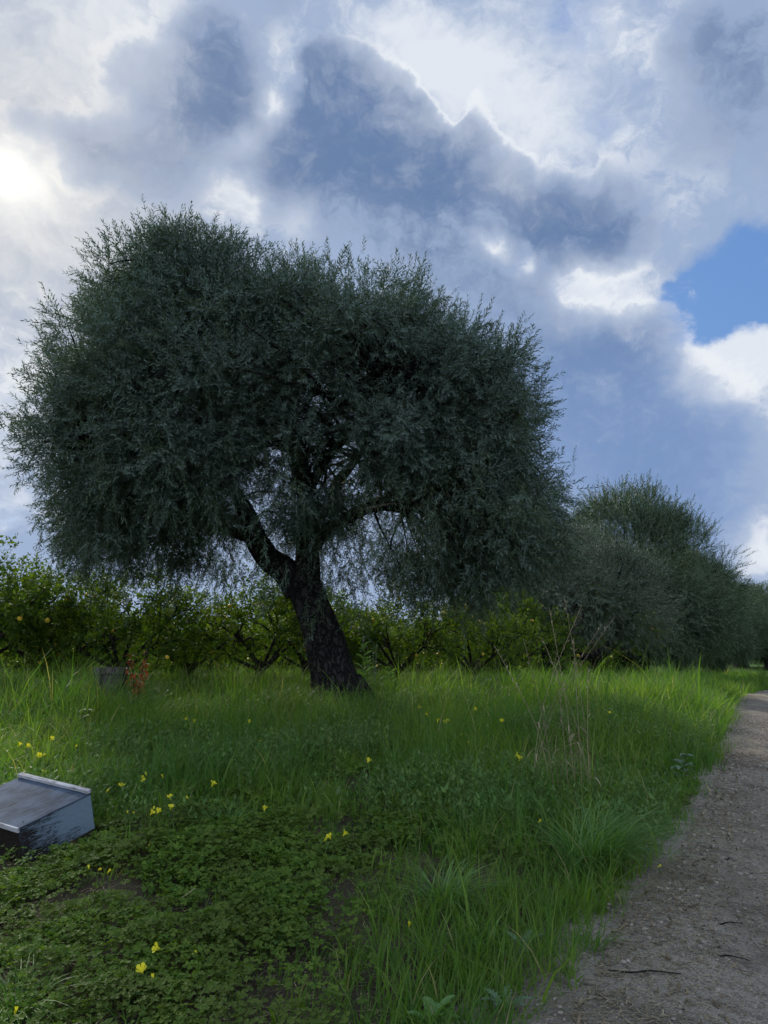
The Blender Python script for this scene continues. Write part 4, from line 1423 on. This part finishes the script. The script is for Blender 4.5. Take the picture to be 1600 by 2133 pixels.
def plants():
    R_ = np.random.RandomState(8)
    # feathery tall weed in front of the trunk, right side
    for (px, py, H, lab, s) in [(757, 1478, 1.05, 'tall feathery green weed standing at the right foot of the big olive trunk', 1.0),
                                (812, 1470, .62, 'shorter feathery weed with fan-like leaves right of the tall one by the trunk', .9)]:
        p = hit(px, py, .0)
        lv, st = [], [tube([(0, 0, 0), (.02, 0, H * .5), (-.01, 0, H)], [.008, .006, .002], 8, 0, dens=8)]
        for i in range(int(17 * s)):
            t = .12 + .86 * i / (17 * s)
            lv += pinnate(np.array([.01, 0, H * t]), i * 2.4, .30 * (1.15 - .7 * t) * s, .8, 11, .095 * (1.2 - .6 * t), .026)
        weed('feathery_weed', p, lv, M['weed'], lab, 'weed', st, 'feathery weeds by the olive trunk')
    # fluffy pale top right of it
    p = hit(772, 1475)
    lv = []
    for k in range(5):
        x0 = R_.uniform(-.08, .1)
        lv.append(tube([(x0 * .3, 0, 0), (x0, 0, .5), (x0 * 1.3, 0, .95 + R_.uniform(-.1, .12))], [.005, .004, .002], 6, 0, dens=8))
        for i in range(26):
            z_ = R_.uniform(.3, 1.0)
            lv.append(broad_leaf(np.array([x0 * (.6 + .7 * z_), 0, z_ * .97]), R_.uniform(0, 6.28), R_.uniform(.05, .10), .010, R_.uniform(-.3, .8), .3, 0, 0, 3))
    weed('grey_weed', p, lv, M['weed_pale'], 'greyish narrow-leaved weed stems rising just right of the trunk, behind the feathery weed', 'weed')
    # broad-leaved weeds
    spec = [(165, 1530, .30, 9, .20, .10, M['weed_pale'], 'broad-leaved pale weed in the tall grass above the box', .55),
            (1425, 1640, .34, 12, .17, .075, M['weed_pale'], 'leafy grey-green weed on the bank beside the far track', .5),
            (905, 2175, .10, 15, .14, .042, M['weed'], 'large broad-leaved weed at the very bottom edge left of the track', .95),
            (585, 1985, .05, 9, .10, .038, M['weed'], 'small leafy rosette weed in the clover, centre foreground', .8),
            (262, 2100, .04, 8, .09, .035, M['weed'], 'small leafy weed rosette below the nearest yellow flowers', .6),
            (352, 2115, .02, 3, .13, .036, M['weed'], 'single upright broad green leaf near the bottom left', 1.3),
            (810, 1500, .25, 8, .15, .06, M['weed'], 'dark broad-leaved weed in the grass below the feathery weeds', .6),
            (700, 1530, .10, 7, .22, .05, M['weed_pale'], 'low weed with long pale leaves below the big trunk', .5),
            (1340, 1560, .22, 7, .13, .05, M['weed'], 'green broad-leaved weed in the grass left of the grey-green one', .6),
            (345, 1760, .05, 5, .06, .045, M['weed'], 'round-leaved bright weed below the densest flower group', .7)]
    for (px, py, H, n, L, w_, mt, lab, rise) in spec:
        p = hit(px, py)
        lv = []
        for i in range(n):
            z_ = H * R_.uniform(.2, 1.0)
            lv.append(broad_leaf(np.array([0, 0, z_]), i * 2.4 + R_.uniform(-.3, .3), L * R_.uniform(.7, 1.15), w_ * R_.uniform(.8, 1.2), rise * R_.uniform(.6, 1.2), .35, 0, 0, 8))
        weed('broad_leaved_weed', p, lv, mt, lab, 'weed', [tube([(0, 0, 0), (.01, 0, H * .5), (0, 0, H)], [.006, .005, .003], 7, 0, dens=6)], 'broad-leaved weeds in the grass')
    # spiny thistle rosettes near the track
    for px, py, lab in [(1055, 2135, 'spiny thistle leaves close to the bottom edge beside the track'), (1090, 2000, 'small spiny thistle leaf higher up in the grass near the track')]:
        p = hit(px, py, 0)
        lv = []
        for i in range(6 if py > 2050 else 3):
            lv.append(broad_leaf(np.array([0, 0, .05]), i * 1.1 + R_.uniform(-.3, .3), .15, .045, .75, .35, 1, 0, 15))
        weed('thistle', p, lv, M['weed_pale'], lab, 'thistle', None, 'thistles near the track')
    # arching tussocks
    for (px, py, n, H, lab) in [(1235, 1830, 420, .56, 'largest arching grass tussock leaning over the track edge'),
                                (925, 1900, 200, .30, 'smaller grass tussock in the middle of the bank, left of the largest'),
                                (1010, 2010, 70, .26, 'thin loose grass tussock below the smaller one'),
                                (35, 2120, 110, .20, 'grass tussock in the bottom left corner'),
                                (470, 1740, 150, .26, 'fine upright grass tuft right of the densest flower group'),
                                (395, 1560, 130, .30, 'fine grass tuft in the middle of the left bank')]:
        p = hit(px, py)
        r0 = rng.uniform(0, .10 if n > 300 else .06, n) * 1.5; a = rng.uniform(0, 6.28, n)
        P = np.stack([np.cos(a) * r0, np.sin(a) * r0, 0 * a - .02], 1)
        phi = a + rng.normal(size=n) * .6
        if 'leaning' in lab: phi = np.where(rng.random(n) < .55, rng.normal(size=n) * .7 - .2, phi)
        V, Q, T, m_ = blades(P, H * rng.uniform(.6, 1.25, n), phi, rng.uniform(.4, 1.7, n), rng.uniform(.005, .012, n), 7, .38)
        o = mesh_np('grass_tussock', V, Q, T, mat=M['tussock'], attrs={'rnd': np.repeat(rng.random(n), m_)})
        o.location = p
        tag(o, lab, 'grass tussock', 'grass tussocks standing out of the bank')
    # tall dry stalks
    p = hit(1190, 1700)
    ORD = ['second', 'third', 'fourth', 'fifth', 'sixth', 'seventh', 'eighth', 'ninth', 'tenth']
    TX = [1175, 1212, 1130, 1255, 1090, 1160, 1225, 1280, 1195, 1145, 1030]
    for i, (tx, ty, lean) in enumerate([(1175, 1240, 0), (1212, 1260, 0), (1130, 1330, 0), (1255, 1300, 0), (1090, 1330, 0), (1160, 1395, 0), (1225, 1390, 0), (1280, 1285, 0), (1195, 1330, 0), (1145, 1270, 0), (1030, 1345, 0)]):
        bx = p + np.array([R_.uniform(-.32, .32), R_.uniform(-.1, .5), 0]); bx[2] = float(ground_z(bx[0], bx[1]))
        tip = at(tx, ty, bx[1] + R_.uniform(-.1, .4)) - bx
        mid = tip * .5 + np.array([-tip[0] * .22, 0, .03])
        lv = [tube([np.zeros(3), mid * .9, tip], [.0026, .0020, .0008], 5, 0, dens=10)]
        for k in range(10):
            t = .62 + .38 * k / 10
            q = mid * .9 * (1 - (t - .5) * 2) + tip * (t - .5) * 2
            lv.append(broad_leaf(q, R_.uniform(0, 6.28), .07, .006, R_.uniform(.6, 1.2), .3, 0, 0, 3))
        for k in range(2):
            q = mid * R_.uniform(.3, .9)
            lv.append(broad_leaf(q, R_.uniform(0, 6.28), .28, .007, .7, .7, 0, 0, 6))
        V, Q = join(lv)
        o = mesh_np('dry_stalk', V, Q, mat=M['dry'], smooth=True, attrs={'rnd': np.full(len(V), R_.uniform(.1, .7))})
        o.location = bx
        kk = sorted(TX).index(tx)
        tag(o, 'leftmost tip of the dry stalks, leaning far left over the grass' if kk == 0 else 'dry stalk whose tip reaches farthest right before the small grey olive' if kk == 10 else 'dry stalk before the small grey olive, its tip %s from the left of them' % ORD[kk - 1], 'stalk', 'dry stalks in front of the small grey olive')
    # dry brown weeds behind: right of the trunk
    p = hit(1200, 1680)
    V, Q, T, m_ = blades(np.stack([rng.normal(size=75) * .16, rng.normal(size=75) * .22 + .2, np.zeros(75)], 1), rng.uniform(.35, .95, 75), rng.uniform(0, 6.28, 75), rng.uniform(.02, .35, 75), rng.uniform(.002, .0032, 75), 5)
    o = mesh_np('dry_weed', V, Q, T, mat=M['dry'], attrs={'rnd': np.repeat(rng.random(75) * .6, m_)}); o.location = p
    tag(o, 'brown tangle of thin dry stems round the foot of the tall dry stalks', 'weed')
    p = hit(860, 1465)
    V, Q, T, m_ = blades(np.stack([rng.normal(size=160) * .22, rng.normal(size=160) * .2, np.zeros(160)], 1), rng.uniform(.3, .75, 160), rng.uniform(0, 6.28, 160), rng.uniform(.05, .6, 160), rng.uniform(.004, .007, 160), 4)
    o = mesh_np('dry_weed', V, Q, T, mat=M['dry'], attrs={'rnd': np.repeat(rng.random(160) * .5, m_)}); o.location = p
    tag(o, 'brown dry weed patch right of the big trunk, behind the feathery weeds', 'weed')
    # red-leaved shoots round the stump
    sp = at(232, 1390, 11.3)
    for (dx, dy, n, H, lab) in [(.46, -.25, 60, .88, 'red-leaved wispy shrub growing at the right side of the round stump'), (-.32, -.1, 14, .85, 'small red-leaved shoot at the left side of the round stump')]:
        b = np.array([sp[0] + dx, 11.3 + dy, 0]); b[2] = float(ground_z(b[0], b[1]))
        root = empty('red_leaved_shrub', b, 0, lab, 'shrub', 'red-leaved shrubs by the stump')
        st, lv = [], []
        for k in range(9 if n > 20 else 3):
            a = R_.uniform(0, 6.28); tip = np.array([math.cos(a) * R_.uniform(.05, .28), math.sin(a) * .15, H * R_.uniform(.75, 1.15)])
            st.append(tube([np.zeros(3), tip * np.array([.4, .4, .6]), tip], [.005, .004, .002], 5, 0, dens=6))
            for _ in range(int(n / 4)):
                t = R_.uniform(.45, 1.0)
                q = tip * t + R_.normal(size=3) * .02
                lv.append(broad_leaf(q, R_.uniform(0, 6.28), R_.uniform(.04, .075), .03, R_.uniform(-.9, .4), .3, 0, 0, 3))
        V, Q = join(lv)
        mesh_np('leaves', V, Q, mat=M['red'], parent=root, attrs={'rnd': np.repeat(rng.random(len(V) // 12), 12)})
        V, Q = join(st)
        mesh_np('stems', V, Q, mat=M['twig'], parent=root, smooth=True)


# ------------------------------------------------------------------ stump and box
def stump():
    m, N = mat_new('weathered_stump')
    p = N.new('ShaderNodeTexCoord').outputs['Object']
    n = N.noise(N.v('MULTIPLY', p, (1, 1, .15)), 26, 6, .7)
    col = N.mix(N.sm(n, .35, .7), (.035, .032, .030), (.15, .14, .125))
    out(N, bsdf(N, col, .9, .15, n, .9, .02))
    q = at(232, 1390, 11.3)
    gz_ = float(ground_z(q[0], 11.3))
    H = q[2] - gz_
    root = empty('stump', (q[0], 11.3, gz_), 0, 'low round weathered grey stump with a flat top, standing in the tall grass at left', 'stump')
    V, Q = tube([(0, 0, -.05), (0, 0, H * .3), (0, 0, H * .7), (0, 0, H * .86)], [.245, .215, .225, .228], 36, .035, 1, dens=24)
    mesh_np('body', V, Q, mat=m, parent=root, smooth=True)
    V, Q = tube([(0, 0, H * .855), (0, 0, H * .87), (0, 0, H * .98), (0, 0, H), (0, 0, H * .992), (0, 0, H * .985)], [.232, .246, .246, .235, .12, .004], 36, .02, 2, dens=28)
    mesh_np('rim', V, Q, mat=m, parent=root, smooth=True)


def boxmesh(cx, cy, cz, sx, sy, sz, bev=.002, jit=0.0, seg=1):
    """bevelled board with subdivided long faces"""
    import bmesh
    bm = bmesh.new()
    bmesh.ops.create_cube(bm, size=1)
    bmesh.ops.scale(bm, vec=(sx, sy, sz), verts=bm.verts)
    if seg > 1:
        bmesh.ops.subdivide_edges(bm, edges=[e for e in bm.edges if e.calc_length() > .15], cuts=seg, use_grid_fill=True)
        for v in bm.verts:
            v.co += Vector([random.uniform(-jit, jit) for _ in range(3)])
    bmesh.ops.translate(bm, vec=(cx, cy, cz), verts=bm.verts)
    me = bpy.data.meshes.new('board')
    bm.to_mesh(me); bm.free()
    return me


def wood_mat(name, paint, wood, amount, axis=(1, 12, 12), lo=.45, hi=.62, worn=0.0):
    m, N = mat_new(name)
    p = N.new('ShaderNodeTexCoord').outputs['Object']
    st = N.v('MULTIPLY', p, axis)
    g_ = N.noise(st, 4.0, 8, .7, .3)
    g2 = N.noise(st, 13.0, 6, .7, .2)
    wear = N.m('ADD', N.m('MULTIPLY', g_, .6), N.m('MULTIPLY', N.noise(p, 5.5, 3), .4))
    if worn:
        sp_ = N.new('ShaderNodeSeparateXYZ'); N.l.new(p, sp_.inputs[0])
        wear = N.m('ADD', wear, N.m('MULTIPLY', N.m('ADD', N.m('ADD', sp_.outputs[1], .02), N.m('MULTIPLY', sp_.outputs[2], .9)), worn))
        wear = N.m('ADD', wear, N.m('MULTIPLY', N.m('SUBTRACT', g2, .5), .7))
    f = N.sm(N.m('ADD', wear, amount), lo, hi)
    wd = N.mix(N.sm(g2, .35, .7), tuple(q * .35 for q in wood), wood)
    pt = N.mix(N.sm(g2, .3, .75), tuple(q * .72 for q in paint), paint)
    col = N.mix(f, wd, pt)
    out(N, bsdf(N, col, .85, .15, N.m('ADD', N.m('MULTIPLY', f, .5), g2), .6, .006))
    return m


def hive():
    w, l, h = BOX['w'], BOX['l'], BOX['h']
    root = empty('wooden_box', BOX['p'], 0, 'weathered white wooden hive box with flat lid, tilted in the grass', 'box')
    root.rotation_euler = BOX['r']
    lidm = wood_mat('worn_lid_paint', (.105, .145, .205), (.04, .046, .06), .05, (26, 2.2, 12), .36, .66)
    sidem = wood_mat('peeling_side_paint', (.21, .28, .35), (.04, .036, .036), -.01, (34, 3.2, 30), .44, .58, .60)
    frontm = wood_mat('bare_front_wood', (.20, .18, .16), (.035, .028, .024), -.18, (1.2, 12, 12), .42, .6)
    battm = wood_mat('batten_paint', (.55, .56, .58), (.16, .12, .10), .05, (1.2, 12, 12), .42, .58)
    t = .022

    def part(name, mat, *a, parent=root, seg=3, jit=.0012):
        me = boxmesh(*a, seg=seg, jit=jit)
        me.materials.append(mat)
        o = bpy.data.objects.new(name, me)
        COL.objects.link(o); o.parent = parent
        bv = o.modifiers.new('bevel', 'BEVEL'); bv.width = .0025; bv.segments = 2; bv.limit_method = 'ANGLE'
        return o
    lid_t = .012
    H = h - lid_t
    part('side_board', sidem, w / 2 - t / 2, 0, H / 2 + .001, t, l - .004, H)
    part('side_board', sidem, -w / 2 + t / 2, 0, H / 2 + .001, t, l - .004, H)
    part('front_board', frontm, 0, -l / 2 + t / 2 + .006, H / 2, w - 2 * t - .003, t, H - .01)
    part('rear_board', frontm, 0, l / 2 - t / 2 - .004, H / 2, w - 2 * t - .003, t, H)
    part('bottom_board', frontm, 0, 0, .012, w - 2 * t - .01, l - 2 * t - .02, .016)
    part('lid', lidm, 0, 0, h - lid_t / 2 + .003, w + .008, l + .006, lid_t)
    part('batten', battm, 0, l / 2 - .012, h + .018, w + .022, .034, .022)
    part('batten', battm, 0, -l / 2 - .0105, h - .010, w + .012, .014, .030)
    # nail heads on the lid
    for x_, y_ in [(w / 2 - .03, .19), (w / 2 - .05, -.20), (.1, .19), (-.1, -.2)]:
        V, Q = tube([(x_, y_, h + .002), (x_, y_, h + .0045), (x_, y_, h + .0052)], [.004, .004, .0005], 8, 0, dens=4)
        mesh_np('nail', V, Q, mat=M['bark'], parent=root, smooth=True)


if not ONLY_SKY:
    big_olive()
    other_olives()
    orchard()
    grass()
    clover()
    herbs()
    debris()
    flowers()
    plants()
    stump()
    hive()
